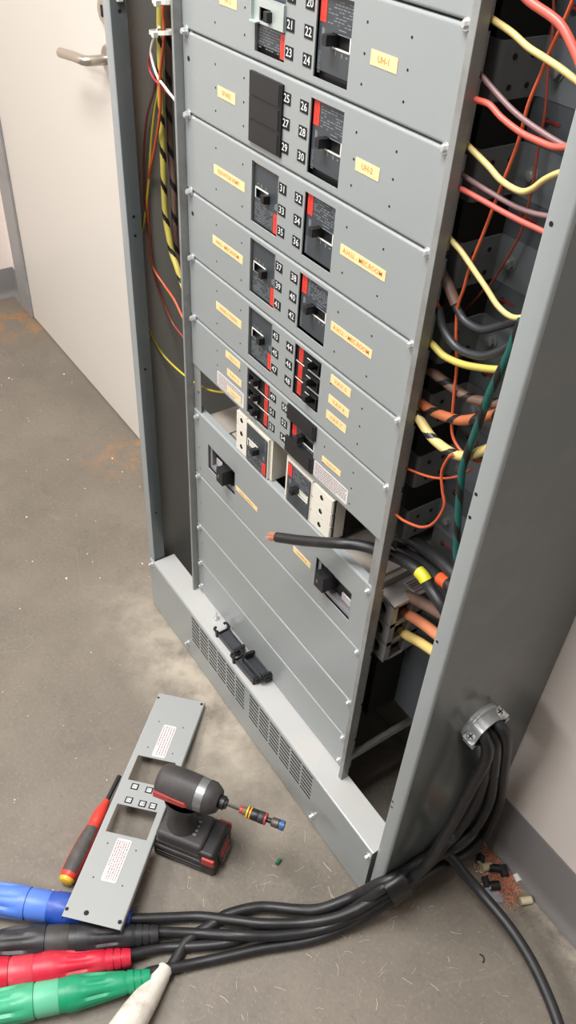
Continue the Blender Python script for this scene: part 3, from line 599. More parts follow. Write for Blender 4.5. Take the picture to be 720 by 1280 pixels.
# single-pole breakers in threes
def single(side, wt, wb, k):
    x0, x1 = WL if side == 'L' else WR; x0 += .0006; x1 -= .0006; h = (wt - wb) / 3; z1 = wt - k * h - .0008; z0 = z1 - h + .0014; y = P + .003
    s = 1 if side == 'R' else -1; cx, cz = (x0 + x1) / 2, (z0 + z1) / 2; F = lambda fx, fz: (cx + s * fx, cz + s * fz)
    g = G(); sl = sorted([F(.000, 0)[0], F(.0235, 0)[0]]); sz = (cz - .0062, cz + .0062)
    grid_plate(g, [x0, x1] + sl, [z0, z1] + list(sz), y, [(sl[0], sl[1]) + sz], .007, 0, 1)
    g.box(sl[0], sl[1], y + .0066, y + .0075, sz[0], sz[1], 1); g.box(x0, x1, y + .007, y + .07, z0, z1, 0)
    for zz in (z0, z1 - .0008): g.box(x0, x1, y, y + .007, zz, zz + .0008, 0)
    # raised collar round the handle
    for a, b in (((-.0015, -.0078), (.0255, -.0062)), ((-.0015, .0062), (.0255, .0078)), ((-.0015, -.0062), (.0, .0062)), ((.0238, -.0062), (.0255, .0062))):
        p, q = F(*a), F(*b); g.box(p[0], q[0], y - .004, y, p[1], q[1], 0)
    p, q = F(.0005, .0058), F(.010, .0066); g.box(p[0], q[0], y - .0045, y + .003, p[1], q[1], 2)
    p, q = F(.0150, -.0060), F(.0225, .0055); g.box(p[0], q[0], y + .0045, y + .006, p[1], q[1], 2)
    if k: g.box(x0, x1, y - .0003, y + .001, z1 - .0002, z1 + .0012, 2)
    o = g.build('single_pole_breaker', [M_BLACK, M_HOLE, M_SILVER], CAB, smooth=0)
    a, b = F(-.0225, -.0098), F(-.0135, .0098); g = G(); g.box(a[0], b[0], y - .0003, y, a[1], b[1])
    for q in range(3):
        c = F(-.0205 + .0025 * q, 0); g.box(c[0] - .0005, c[0] + .0005, y - .0005, y - .0003, c[1] - .007, c[1] + .007, 1)
    g.build('rating_label', [M_RED, M_DKRED], o, smooth=0)
    a = F(.0065, 0); hx = .0045
    G().prism([(a[0] - hx, y + .006, cz - .0050), (a[0] + hx, y + .006, cz - .0050), (a[0] + hx * .8, y - .0105, cz - .004), (a[0] - hx * .8, y - .0105, cz - .004)], (0, 0, .0092)).build('toggle', M_BLACK, o, smooth=0, bevel=.0007)
for k in range(3): single('R', rows[4][2], rows[4][3], k); single('L', rows[5][2], rows[5][3], k)
# black blanks closing unused spaces
def blank(x0, x1, z0, z1, y0):
    g = G(); g.box(x0, x1, y0, P + .004, z0, z1); g.box(x0 + .007, x1 - .0055, y0 - .0006, y0, z0 + .0018, z1 - .0018)
    g.box(x1 - .004, x1 - .0025, y0 - .0006, y0, z0 + .001, z1 - .001)
    return g.build('breaker_blank', M_BLACK, CAB, smooth=0, bevel=.0010)
for k in range(3): blank(.3060, .3735, 1.0825 + k * .0256, 1.0825 + (k + 1) * .0256 - .0004, P - .003)
blank(.4190, .4850, .7485, .7715, P - .0035); blank(.4185, .4845, .6925, .7185, P - .0035)
# the two main breakers behind the lower plate
def main_breaker(side):
    w = (.190, .279, .4995, .5515) if side == 'L' else (.512, .599, .4955, .5535); y = P + .004
    g = G(); bx = (.166, .318) if side == 'L' else (.475, .6245); zb_, zt = .452, .584
    g.box(bx[0], bx[1], y + .012, .205, zb_, zt, 1)
    # stepped top: terminal cover, cable lugs
    if side == 'L':
        g.box(bx[0], bx[0] + .062, y + .014, .15, zt, zt + .008, 1); g.box(bx[0] + .075, bx[1] - .012, y + .035, .13, zt, zt + .006, 1)
        g.box(bx[0] + .070, bx[0] + .086, y + .016, .12, zt, zt + .012, 1)
    else:
        g.box(bx[0] + .02, bx[1] - .008, y + .016, .15, zt, zt + .005, 1)
    grid_plate(g, [w[0] + .001, w[1] - .001, w[0] + .008, w[1] - .006], [w[2] + .001, w[3] - .001, w[2] + .009, w[3] - .008], y, [(w[0] + .008, w[1] - .006, w[2] + .009, w[3] - .008)], .010, 3, 2)
    g.box(w[0] + .008, w[1] - .006, y + .0095, y + .0105, w[2] + .009, w[3] - .008, 0)
    o = g.build('main_breaker', [M_BLACK, M_BEIGE, mat('smoky_grey', (120, 116, 122), 0.35), mat('mid_grey_trim', (132, 132, 134), 0.4)], CAB, smooth=0, bevel=.0008)
    hx = (.246, .265) if side == 'L' else (.531, .552); cz = .531 if side == 'L' else .534
    g = G(); g.prism([(hx[0], .062, cz - .017), (hx[1], .062, cz - .017), (hx[1], .027, cz - .0135), (hx[0], .027, cz - .0135)], (0, 0, .029)); g.box(hx[0] + .005, hx[0] + .0075, .0268, .0272, cz - .004, cz + .003, 1)
    g.build('toggle', [M_BLACK, M_PRINT], o, smooth=0, bevel=.0015)
    # pale silvery part in the slot
    sx = (w[0] + .010, w[0] + .030) if side == 'L' else (w[1] - .034, w[1] - .008)
    G().box(sx[0], sx[1], y + .006, y + .0095, w[2] + .011, w[2] + .026).build('contact_shield', mat('clear_grey', (196, 190, 192), 0.2, 0.2), o, smooth=0, bevel=.002)
    return o
main_breaker('L'); mbR = main_breaker('R')
# cable lugs of the right-hand main breaker
for k in range(3):
    zt = .568 - k * .040; zb_ = zt - .0385; xa, xb, ya = .618, .660, .066; yb = .160; zc = (zt + zb_) / 2
    g = G()
    g.face_hole(((xa + xb) / 2 - .004, ya, zc), X, Z, (xb - xa) / 2 + .004, (zt - zb_) / 2, .0128, .009, 0, 1, 20, 0)
    g.box(xa - .008, xa, ya, yb, zb_, zt); g.box(xa - .008, xb, ya + .0005, yb, zt - .003, zt); g.box(xa - .008, xb, ya + .0005, yb, zb_, zb_ + .003)
    g.box(xb - .010, xb, ya + .0003, ya + .010, zb_, zt); g.box(xb - .010, xb, ya + .036, yb, zb_, zt); g.box(xa, xb - .012, ya + .012, yb, zb_ + .003, zt - .003, 1)
    g.box(xb - .013, xb - .011, ya + .010, ya + .036, zb_ + .003, zt - .003, 1);
    g.build('terminal_lug', [M_ALU, M_HOLE], CAB, smooth=30)
G().box(.60, .661, .0672, .155, .5685, .5725).build('lug_cover', mat('smoky_cover', (176, 170, 166), 0.35), CAB, smooth=0, bevel=.001)
g = G(); g.box(.632, .655, .105, .150, .5727, .5735); 
for k in range(5): g.box(.635 + .0045 * k, .638 + .0045 * k, .108, .146, .57345, .5736, 1)
g.build('rating_sticker', [mat('aged_sticker', (206, 202, 196), .5), M_INK], CAB, smooth=0)

# dark stamped brackets and the upright they bolt to
for k in range(8):
    zt = 1.3415 - k * .0866; h = .047; x1, y1, y2 = .650, .068, .124
    path = [(.600, y1)] + arc(x1 - .005, y1 + .005, .005, 270, 360, 3) + arc(x1 + .004, y2 - .004, .004, 180, 90, 3) + [(x1 + .048, y2)]
    g = sheet(path, zt - h, zt, .0022)
    for a, b in ((.018, -.013), (.040, -.013), (.018, -.037), (.040, -.037)):
        g.cyl((x1 - .0005, y1 + a, zt + b), (x1 + .0008, y1 + a, zt + b), .0026, 10, 1)
    o = g.build('support_bracket', [M_BRACKET, M_HOLE], CAB, smooth=50)
    g = G(); c = Vector((x1 + .018, y2, zt - .024)); g.lathe(c, -Y, [(0, .0075), (.0014, .0075)], 16); g.lathe(c - Y * .0014, -Y, [(0, .0054), (.005, .0054), (.0055, .0044)], 6)
    g.build('bolt', mat('dull_bolt_steel', (140, 142, 140), .4, .6), o)
g = G(); g.box(.648, .702, .1245, .1275, .30, HT - .03)
for k in range(16): g.cyl((.668, .1244, 1.32 - .0866 * k / 2), (.668, .1240, 1.32 - .0866 * k / 2), .004, 10, 1)
for k in range(8): g.box(.664, .684, .1238, .1245, 1.277 - .0866 * k, 1.2795 - .0866 * k, 2)
g.build('upright_channel', [mat('dark_upright', (70, 74, 77), .45), M_HOLE, mat('red_mark', (120, 34, 36), .5)], CAB, smooth=30)
G().box(.20, .595, .118, .24, .60, HT - .05).build('interior_dark_block', M_HOLE, CAB, smooth=0)  # black block added to paint the darkness behind the breakers
G().box(.20, .60, .12, .24, .20, .45).build('interior_dark_block', M_HOLE, CAB, smooth=0)
# frame straps low in the right gutter
g = G(); g.box(.6405, .650, .0475, .20, .186, .200); g.box(.6405, .6425, .0475, .20, .176, .200)
g.build('frame_strap', M_GALV, CAB, smooth=0, bevel=.0006)
G().box(.52, .665, .20, .203, .205, .232).build('frame_strap', M_BRACKET, CAB, smooth=0, bevel=.0006)
# curved black strip standing in the bottom of the gutter
g = G(); ring = []
for k in range(14):
    a = math.radians(180 + 90 * k / 13); ring.append((.80 - .145 + .0 + .14 * math.cos(a) + .14, .245 - .0 + .17 * math.sin(a)))
sheet([(x, y) for x, y in ring], .003, .05, .003, 0, g)
g.build('bottom_arc_strip', M_BLACK, CAB, smooth=50)
# ------------------------------------------------------------------ wiring in the gutters
def spiral(pitch, w=.28, a=0, b=1): return lambda d, t: b if ((d / pitch + t) % 1) < w else a
def run(name, key, r, ms, label, cat='wire', sp=None, n=10, group=None):
    pts = smooth(P3[key], 7)
    if sp: pts = resample(pts, .0013); n = 30
    o = G().tube(pts, r, n, 0, sp).build(name, ms, smooth=60)
    return tag(o, label, cat, group)
run('electrical_wire', 'W1', 0.00347, M_SAL, 'thick salmon-red wire crossing the top right corner of the open gutter')
run('electrical_wire', 'W2', 0.00275, M_YEL, 'pale yellow wire slanting down right, highest yellow one in the right gutter')
run('electrical_wire', 'W3', 0.00166, M_ORG, 'long thin orange wire running down the right gutter in front of the brackets')
run('electrical_wire', 'W4', 0.00130, M_DOR, 'thin rust-brown wire hanging behind the long orange one, against the upright')
run('electrical_wire', 'W5', 0.00239, M_MAUV, 'mauve-brown wire just above the upper sagging salmon wire in right gutter')
run('electrical_wire', 'W6', 0.00260, M_SAL, 'salmon wire with a kink sagging between the top two brackets')
run('electrical_wire', 'W7', 0.00275, M_YEL, 'pale yellow wire with black printing dipping in a deep U by second bracket')
run('electrical_wire', 'W8', 0.00239, M_MAUV, 'mauve-brown wire lying above the straight salmon wire, third bracket')
run('electrical_wire', 'W9', 0.00245, mat('insulation_faded_red', (190, 88, 78), .4), 'faded red wire running straight down right above the third bracket')
run('electrical_wire', 'W10', 0.00267, M_YEL, 'pale yellow wire dropping steeply across the third bracket to the flange')
t = thing('electrical_wire', 'black wire with brown sleeve, upper of two black loops in right gutter', 'wire', P3['W11'][0])
G().tube(smooth(P3['W11'], 7), .0042, 10).build('insulation', M_BLKW, t, smooth=60)
G().tube(smooth(P3['W11a'], 5), .0056, 10).build('heat_shrink_sleeve', M_BRN, t, smooth=60)
t = thing('electrical_wire', 'black wire with torn orange end, lower of two black loops in right gutter', 'wire', P3['W12'][0])
G().tube(smooth(P3['W12'], 7), .0042, 10).build('insulation', M_BLKW, t, smooth=60)
G().tube(smooth(P3['W12a'], 5), .0034, 8).build('torn_end', M_ROR, t, smooth=60)
run('electrical_wire', 'W13', 0.00375, M_YELB, 'bright yellow thick wire sagging below the two black loops')
run('electrical_wire', 'W14', 0.00540, [M_BRN, M_TAPEB], 'thick brown wire with black spiral tape in the right gutter', sp=spiral(.034))
run('electrical_wire', 'W15', 0.00556, [M_ORT, M_TAPEB], 'thick orange wire with black spiral tape in the right gutter', sp=spiral(.034))
run('electrical_wire', 'W16', 0.00540, [M_YEL, M_TAPEB], 'thick yellow wire with black spiral tape in the right gutter', sp=spiral(.034))
run('electrical_wire', 'W17', 0.00144, M_ORG, 'short thin orange wire crossing the lower right gutter nearly level')
run('electrical_wire', 'W18', 0.00173, M_ORG, 'thin orange wire hanging in a long hook above the cut cable')
run('electrical_wire', 'W19', 0.00419, [M_GRN, M_TAPEB], 'teal green wire with black spiral tape hanging behind the right flange', sp=spiral(.05, .36))
run('lug_cable', 'K1', .0080, wire('dusty_brown', (140, 112, 100)), 'dusty brown cable leaving the topmost of the three terminal lugs', 'cable')
run('lug_cable', 'K2', .0078, wire('pale_orange', (220, 138, 100)), 'pale orange cable leaving the middle terminal lug', 'cable')
run('lug_cable', 'K3', .0072, wire('pale_yellow', (224, 196, 120)), 'pale yellow cable leaving the lowest terminal lug', 'cable')
def banded(key, r, name, label, i0, m, rb):
    t = thing(name, label, 'cable', P3[key][0]); p = smooth(P3[key], 7)
    G().tube(p, r, 14).build('insulation', M_RUB, t, smooth=60)
    q = resample(p, .002); L = len(q); a = int(L * i0); G().tube(q[a:a + 9], r + .0007, 14).build('tape_band', m, t, smooth=60)
    return t, p
banded('C1o', .0078, 'feeder_cable', 'black cable with a bright orange tape band behind the right flange', .68, mat('orange_tape', (206, 86, 44), .4), .001)
run('feeder_cable', 'C1', .0085, M_RUB, 'plain black thick cable running above the banded ones to the flange', 'cable', n=14)
t, p = banded('CUT', .0076, 'feeder_cable', 'cut black cable with bare copper end poking out over the lower panel', .76, mat('yellow_tape', (200, 190, 44), .4), .001)
g = G(); d = (Vector(P3['CUT'][0]) - Vector(P3['CUT'][1])).normalized(); u = d.cross(Z).normalized(); w = u.cross(d)
for k in range(34):
    a = k * 2.4; rr = .0062 * math.sqrt((k + .5) / 34); c0 = Vector(P3['CUT'][0]) - d * .003; e = u * math.cos(a) * rr + w * math.sin(a) * rr
    L = random.uniform(.013, .021); g.tube([c0 + e, c0 + e * 1.1 + d * L * .5, c0 + e * .9 + d * L + Vector((random.uniform(-.001, .001),) * 3)], .0008, 5)
g.build('copper_strands', M_COP, t, smooth=60, kind='stuff')
# left gutter
run('electrical_wire', 'L1', 0.00482, [M_YELB, M_TAPEB], 'yellow wire with black spiral tape running down the left gutter', sp=spiral(.05, .25))
run('electrical_wire', 'L2', 0.00516, [M_BRN, M_TAPEB], 'brown wire with black spiral tape beside the left rail', sp=spiral(.05, .25))
run('electrical_wire', 'L3', 0.00189, M_WHT, 'thin white wire bowing out below the cable tie in left gutter')
run('electrical_wire', 'L4', 0.00138, M_PNK, 'thin pink-red wire looping beside the white one in left gutter')
run('electrical_wire', 'L5', 0.00206, M_ROR, 'thin red-orange wire swinging down the left gutter to the rail')
run('electrical_wire', 'L6', 0.00189, M_YG, 'thin olive yellow wire going down the left gutter and into the gap')
run('electrical_wire', 'L7', 0.00172, M_MRN, 'thin maroon wire nearest the left flange')
run('electrical_wire', 'L8', 0.00172, mat('insulation_brick', (150, 70, 56), .4), 'thin brick-red wire, lower of two entering the left rail')
def tie(c, rx, ry, label, tilt=0):
    t = thing('cable_tie', label, 'cable tie', c); c = Vector(c); g = G(); n = 20; A = []
    for j in range(n):
        a = 2 * math.pi * j / n; d = Vector((math.cos(a) * rx, math.sin(a) * ry, math.cos(a) * tilt))
        for q, zz in ((1, -.0025), (1.08, -.0025), (1.08, .0025), (1, .0025)): A.append(c + Vector((d.x * q, d.y * q, d.z + zz)))
    g.add(A, [(4 * j + k, 4 * ((j + 1) % n) + k, 4 * ((j + 1) % n) + (k + 1) % 4, 4 * j + (k + 1) % 4) for j in range(n) for k in range(4)])
    g.build('strap', M_NYL, t, smooth=0); G().box(c.x + .006, c.x + .013, c.y - ry * 1.1 - .004, c.y - ry * .9, c.z - .0035, c.z + .0035).build('lock_head', M_NYL, t, smooth=0, bevel=.0006)
    return t
tie((.066, .056, 1.149), .024, .016, 'white nylon cable tie round the wire bundle in left gutter', .004)
tie((.075, .056, 1.186), .020, .015, 'white nylon cable tie at the top of the left gutter, upper one', .002)

# ------------------------------------------------------------------ power cables with single-pole connectors
def power_cable(key, label, r, conn=None, cat='cable'):
    t = thing('power_cable', label, cat, (P3[key][0][0], P3[key][0][1], 0))
    G().tube(resample(smooth(P3[key], 8), .006), r, 16).build('cable_jacket', M_RUB, t, smooth=60)
    return t
def connector(t, a, b, base, mid, front=None, k_=1.0, r=.0255):
    """sleeve connector lying from b (cable end) towards a"""
    a, b = Vector(a), Vector(b); d = (a - b).normalized()
    front = front or base; o_ = (k_ - 1) * .1455
    prof = [(0, .0105), (0, .0125)]
    for k in range(3): prof += [(.004 + k * .0115, .0135 + k * .0012), (.0135 + k * .0115, .0146 + k * .0012), (.0137 + k * .0115, .0128 + k * .0012), (.0152 + k * .0115, .0128 + k * .0012)]
    prof += [(.042, .0168), (.062, .0192), (.09, .0225), (.112, .0245), (.118, r), (.134, r), (.1345, r * .95), (.1455, r * .93)]
    fl = lambda t0, t1, dep: (lambda t_, th: 1 - dep * max(0, math.sin(math.pi * (t_ - t0) / (t1 - t0))) * (max(0, math.cos(8 * th)) ** 1.6) if t0 < t_ < t1 else 1)
    dense = lambda pr, n: [(pr[i][0] + (pr[i + 1][0] - pr[i][0]) * k / n, pr[i][1] + (pr[i + 1][1] - pr[i][1]) * k / n) for i in range(len(pr) - 1) for k in range(n)] + [pr[-1]]
    pr = prof[:14] + dense(prof[14:18], 5)[0:] + prof[18:]
    G().lathe(b, d, [(q * k_, rr) for q, rr in pr], 42, rf=fl(.05, .110, .19)).build('rear_sleeve', base, t, smooth=40)
    G().lathe(b + d * (.1456 + o_), d, [(0, .022), (0, .0235), (.002, .0245), (.033, .0248), (.0335, .0235), (.036, .0235)], 32).build('collar', mid, t, smooth=40)
    nose = dense([(.1817, .0225), (.1822, .0252), (.196, .0262), (.235, .0255), (.262, .0205), (.275, .0160), (.275, .012)], 4)
    G().lathe(b + d * o_, d, [(q, rr) for q, rr in nose], 42, rf=fl(.190, .264, .18)).build('front_sleeve', front, t, smooth=40)
M_CBLUE = mat('blue_sleeve', (30, 72, 168), 0.42, var=0.1, scale=20, dirt=(90, 110, 160), dscale=14, damt=.4); M_CBLUE2 = mat('light_blue_sleeve', (88, 128, 214), 0.42, var=0.08, scale=20)
M_CBLK = mat('black_sleeve', (40, 40, 43), 0.45, var=0.12, scale=20, dirt=(84, 80, 76), dscale=20, damt=.4)
M_CRED = mat('red_sleeve', (196, 30, 56), 0.42, var=0.1, scale=20, dirt=(208, 96, 100), dscale=12, damt=.5)
M_CGRN = mat('green_sleeve', (26, 146, 104), 0.42, var=0.1, scale=20); M_CGRN2 = mat('light_green_sleeve', (98, 184, 148), 0.45, var=0.08, scale=20, dirt=(160, 170, 140), dscale=15, damt=.4)
t = power_cable('blue', 'black power cable ending in the blue connector on the floor', .0083); connector(t, (.477, -.517, .026), (.619, -.353, .0235), M_CBLUE, M_CBLUE2, M_CBLUE2, .92)
t = power_cable('black', 'black power cable ending in the black connector on the floor', .0083); connector(t, (.545, -.541, .026), (.662, -.326, .0205), M_CBLK, mat('worn_black_sleeve', (62, 60, 60), .5, dirt=(104, 98, 92), dscale=20), None, .95)
t = power_cable('red', 'black power cable ending in the red connector on the floor', .0083); connector(t, (.587, -.557, .026), (.670, -.378, .0215), M_CRED, mat('worn_red_sleeve', (206, 60, 76), .42, var=.1, dirt=(220, 150, 140), dscale=16))
t = power_cable('green', 'black power cable ending in the green connector at the front', .0083); connector(t, (.6255, -.580, .026), (.713, -.366, .0215), M_CGRN, M_CGRN2, mat('mint_sleeve', (66, 168, 126), .42, var=.08, scale=20), .93)
t = power_cable('white', 'black power cable with grubby white sleeve, crossing the floor to the right', .0088)
a, b = Vector((.7105, -.338, .014)), Vector((.772, -.459, .027)); d = (b - a).normalized()
g = G(); g.lathe(a, d, [(0, .0095), (0, .0115), (.004, .0128), (.02, .015), (.05, .0198), (.08, .0235), (.12, .0255), (.16, .026), (.23, .026)], 40, rf=lambda q, th: 1 + .012 * math.sin(11 * th + 3 * math.sin(q * 40)) + .008 * math.sin(23 * th))
g.build('white_sleeve', mat('grubby_white_sleeve', (214, 208, 197), .6, var=.10, scale=60, bump=.3, bscale=90, dirt=(160, 151, 138), dscale=45, damt=.75), t, smooth=40)
# rubber sleeve gathering the cables
wc, wd = Vector((.8312, .019, .086)), Vector((.12, .94, .31)).normalized()
t = thing('cable_sleeve', 'short black rubber sleeve holding the power cables together at the cabinet corner', 'sleeve', wc)
oval = lambda q, th: (1 + .03 * math.cos(5 * th + q * 60)) / math.sqrt((math.cos(th) / .0172) ** 2 + (math.sin(th) / .0440) ** 2)
G().lathe(wc - wd * .018, wd, [(0, .90), (0, 1.0), (.003, 1.03), (.018, 1.0), (.033, 1.02), (.036, .98), (.036, .88)], 36, cap=False, rf=oval).build('sleeve_body', M_TAPEB, t, smooth=60)
# strap connector on the cabinet side
CC = Vector((WX, .1095, .462)); t = thing('cable_connector', 'zinc two-screw strap connector clamping the power cables on the cabinet side', 'connector', CC)
U = Vector((0, .93, .33)).normalized(); V = Vector((0, -.33, .93)).normalized()    # along the screws, across them
g = G(); g.lathe(CC, X, [(0, .031), (.004, .031), (.0045, .026), (.007, .026)], 30, cap=False); g.build('ring', M_ZINC, t)
def strap(sgn):
    pts = []
    for k in range(13):
        q = -1 + 2 * k / 12; s_ = abs(q)
        bulge = .0165 * max(0, 1 - (s_ / .72) ** 2) ** .5 if s_ < .72 else 0
        pts.append(CC + X * .013 + U * (q * .0335) + V * (sgn * (.004 + bulge)))
    g = G(); n = len(pts); A = []
    for p in pts:
        for a, b in ((-.008, 0), (.0105, 0), (.0105, 1), (-.008, 1)): A.append(p + X * a + V * (sgn * .0032 * b))
    g.add(A, [(4 * i + k, 4 * i + 4 + k, 4 * i + 4 + (k + 1) % 4, 4 * i + (k + 1) % 4) for i in range(n - 1) for k in range(4)] + [(0, 1, 2, 3), (4 * n - 4, 4 * n - 3, 4 * n - 2, 4 * n - 1)])
    return g.build('clamp_strap', M_ZINC, t, smooth=40)
strap(1); strap(-1)
for q in (-1, 1):
    c = CC + X * .0145 + U * (q * .0268)
    g = G(); g.cyl(c - V * .016, c + V * .012, .0026, 10); g.lathe(c + V * .0085, V, [(0, .0062), (.004, .0062), (.0055, .0045)], 8); g.lathe(c - V * .0125, V, [(0, .005), (.004, .005)], 6)
    g.build('screw', M_ZINC, t)
    g = G(); g.obox(c + V * .0142, U, X, V, .0008, .0042, .0003); g.obox(c + V * .0142, X, U, V, .0008, .0042, .0003); g.build('screw_slot', M_HOLE, t, smooth=0)

# ------------------------------------------------------------------ loose cover plate lying on the floor
A = Vector((.2458, -.109, .014)); U = Vector((.69399, -.71271, .10212)); V = Vector((.71631, .69778, .00199)); N = U.cross(V).normalized()
PL, PW = .471, .0925
t = thing('loose_cover_plate', 'grey cover plate with two square cutouts lying across the blue connector', 'cover plate', (A.x + .16, A.y - .17, 0))
g = G(); cuts = [(.1535, .209, .0095, .083), (.2605, .3165, .0095, .083)]
us = sorted({0, PL} | {q for c in cuts for q in c[:2]}); vs = sorted({0, PW} | {q for c in cuts for q in c[2:]})
pt = lambda u, v, n=0: A + U * u + V * v + N * n
for i in range(len(us) - 1):
    for j in range(len(vs) - 1):
        um, vm = (us[i] + us[i + 1]) / 2, (vs[j] + vs[j + 1]) / 2
        if any(c[0] < um < c[1] and c[2] < vm < c[3] for c in cuts): continue
        g.add([pt(us[i], vs[j]), pt(us[i + 1], vs[j]), pt(us[i + 1], vs[j + 1]), pt(us[i], vs[j + 1])], [(0, 1, 2, 3)])
for c in cuts:
    q = [pt(c[0], c[2]), pt(c[1], c[2]), pt(c[1], c[3]), pt(c[0], c[3])]; r_ = [p - N * .0016 for p in q]
    g.add(q + r_, [(4 + k, 4 + (k + 1) % 4, (k + 1) % 4, k) for k in range(4)])
for v, s_ in ((0, -1), (PW, 1)):                              # rounded edges folded down
    prev = None
    for a in (0, 30, 60, 90):
        off = V * (s_ * .0025 * math.sin(math.radians(a))) - N * (.0025 * (1 - math.cos(math.radians(a))))
        cur = (pt(0, v) + off, pt(PL, v) + off)
        fo = [(0, 1, 2, 3)] if s_ < 0 else [(3, 2, 1, 0)]
        if prev: g.add([cur[0], cur[1], prev[1], prev[0]], fo)
        prev = cur
    g.add([prev[0] - N * .0105, prev[1] - N * .0105, prev[1], prev[0]], fo)
plate = g.build('plate', mat('plate_enamel', (158, 161, 160), .32, var=.03, scale=5), t, smooth=0)
def disc(u, v, r, name='pilot_hole'): G().cyl(pt(u, v, -.0002), pt(u, v, .0003), r, 12).build(name, M_HOLE, plate, smooth=0)
for u, v in ((.069, .0216), (.072, .0717), (.1324, .0213), (.1348, .0706), (.337, .0213), (.3387, .0722), (.3994, .0213), (.4023, .0722)): disc(u, v, .0013)
disc(.4575, .0335, .0042, 'screw_hole'); disc(.459, .0895, .0035, 'screw_hole'); disc(.4585, .0015, .003, 'screw_hole'); disc(.006, .0895, .003, 'screw_hole'); disc(.012, .001, .0025, 'screw_hole')
sticker(t, pt(.1115, .0465, .0002), U, -V if U.cross(V).dot(N) < 0 else V, .038, .0128, 5, seed=8); sticker(t, pt(.3625, .0472, .0002), U, -V if U.cross(V).dot(N) < 0 else V, .039, .0130, 6, seed=9)
for (u, v), n in zip(((.2205, .0271), (.2215, .0546), (.2497, .0265), (.2508, .0523), (.2509, .0715)), (55, 57, 56, 58, 60)):
    g = G(); c = pt(u, v, .0003); g.obox(c, U, V, N, .0062, .0066, .0003); g.obox(c + N * .0003, U, V, N, .0040, .0042, .0001, 1); g.text(str(n), .0078, c, V, -U, 2, lift=.0005)
    g.build('number_tag', [M_HOLE, M_WPRINT, M_HOLE], t, smooth=0)

# ------------------------------------------------------------------ impact driver standing on its battery
DO = Vector((.556, -.203, 0)); F = Vector((.815, .579, 0)).normalized(); S = Vector((-F.y, F.x, 0))
t = thing('impact_driver', 'black and red cordless impact driver standing on its battery', 'power tool', DO)
pt = lambda f, s, u: DO + F * f + S * s + Z * u
M_TOOL = mat('dark_tool_rubber', (58, 55, 55), 0.55, var=0.15, scale=30, bump=.06, bscale=250, dirt=(92, 84, 78), dscale=22, damt=.45)
M_TOOL2 = mat('black_tool_plastic', (40, 39, 40), 0.5, var=0.15, scale=30, dirt=(74, 68, 64), dscale=25, damt=.4)
M_TRED = mat('scuffed_red_plastic', (176, 52, 46), 0.42, var=0.12, scale=60, dirt=(120, 70, 60), dscale=40, damt=.4)
def block(name, f0, f1, hs0, hs1, u0, u1, m, bev=.004, seg=3, fs=0):
    """box in the tool's frame; top may be shifted forward by fs and narrowed to hs1"""
    g = G(); P_ = [pt(f, s, u0) for f, s in ((f0, -hs0), (f1, -hs0), (f1, hs0), (f0, hs0))] + [pt(f + fs, s, u1) for f, s in ((f0, -hs1), (f1, -hs1), (f1, hs1), (f0, hs1))]
    g.add(P_, [(0, 3, 2, 1), (4, 5, 6, 7), (0, 1, 5, 4), (1, 2, 6, 5), (2, 3, 7, 6), (3, 0, 4, 7)])
    return g.build(name, m, t, bevel=bev, seg=seg)
bat = block('battery', -.060, .056, .0385, .0385, .0, .034, M_TOOL2, .006)
block('battery_rail', -.056, .028, .0345, .034, .033, .046, M_TOOL, .003)
block('battery_front', .026, .058, .0375, .034, .030, .060, M_TOOL2, .006, fs=-.006)
for s_ in (-1, 1):
    g = G(); g.obox(pt(.044, s_ * .0362, .043), F, Z, S, .012, .010, .0035); g.build('release_latch', M_TRED, bat, bevel=.003)
g = G()
for k in range(2): g.obox(pt(-.01, -.0388, .012 + k * .009), F, Z, S, .042, .0012, .0006)
g.build('side_ridges', M_TOOL, bat, smooth=0)
nrm = (F * .98 + Z * .22).normalized(); up = (Z * .98 - F * .22).normalized(); c0 = pt(.0575, 0, .034)
g = G(); g.obox(c0, S, up, nrm, .021, .016, .0022)
g.build('battery_label', mat('gloss_black_label', (26, 25, 26), .25), bat, bevel=.001)
g = G()
for k, (w_, h_) in enumerate(((.014, .0016), (.016, .0028), (.012, .0012))): g.obox(c0 + up * (.009 - k * .0078) + nrm * .0024, S, up, nrm, w_, h_, .0002, 0)
g.obox(c0 - up * .0125 + nrm * .0024, S, up, nrm, .016, .0008, .0002, 1)
g.build('label_print', [M_DKRED, M_PRINT], bat, smooth=0)
block('tool_foot', -.056, .030, .035, .031, .046, .068, M_TOOL, .007)
g = G()
for k in range(4): g.obox(pt(.008 - .0 * k, -.012 + k * .008, .0686), F, S, Z, .003, .002, .0005)
g.build('charge_lights', M_PRINT, t, smooth=0)
# grip: elliptical stack
g = G(); n = 22; st = [(-.020, .060, .030, .030), (-.020, .070, .027, .024), (-.021, .085, .0235, .0185), (-.022, .105, .0225, .0175), (-.021, .122, .025, .019), (-.018, .135, .031, .021), (-.016, .147, .034, .022)]
for f, u, a, b in st:
    for j in range(n): th = 2 * math.pi * j / n; g.v.append(pt(f + a * math.cos(th), b * math.sin(th), u))
for i in range(len(st) - 1):
    for j in range(n): g.f.append((i * n + j, i * n + (j + 1) % n, (i + 1) * n + (j + 1) % n, (i + 1) * n + j)); g.m.append(0)
g.build('grip', M_TOOL, t, smooth=60)
HZ = .166; HS = .011
g = G(); g.obox(pt(.012, HS * .6, .128), F, S, Z, .006, .008, .012); g.build('trigger', M_TOOL2, t, bevel=.003)
ax = lambda f: pt(f, HS, HZ)
g = G(); g.lathe(ax(-.064), F, [(0, .019), (.003, .025), (.010, .0285), (.040, .0295), (.072, .0285)], 28, rf=lambda q, th: 1 + .035 * math.cos(4 * th)); g.build('motor_housing', M_TOOL, t, smooth=40)
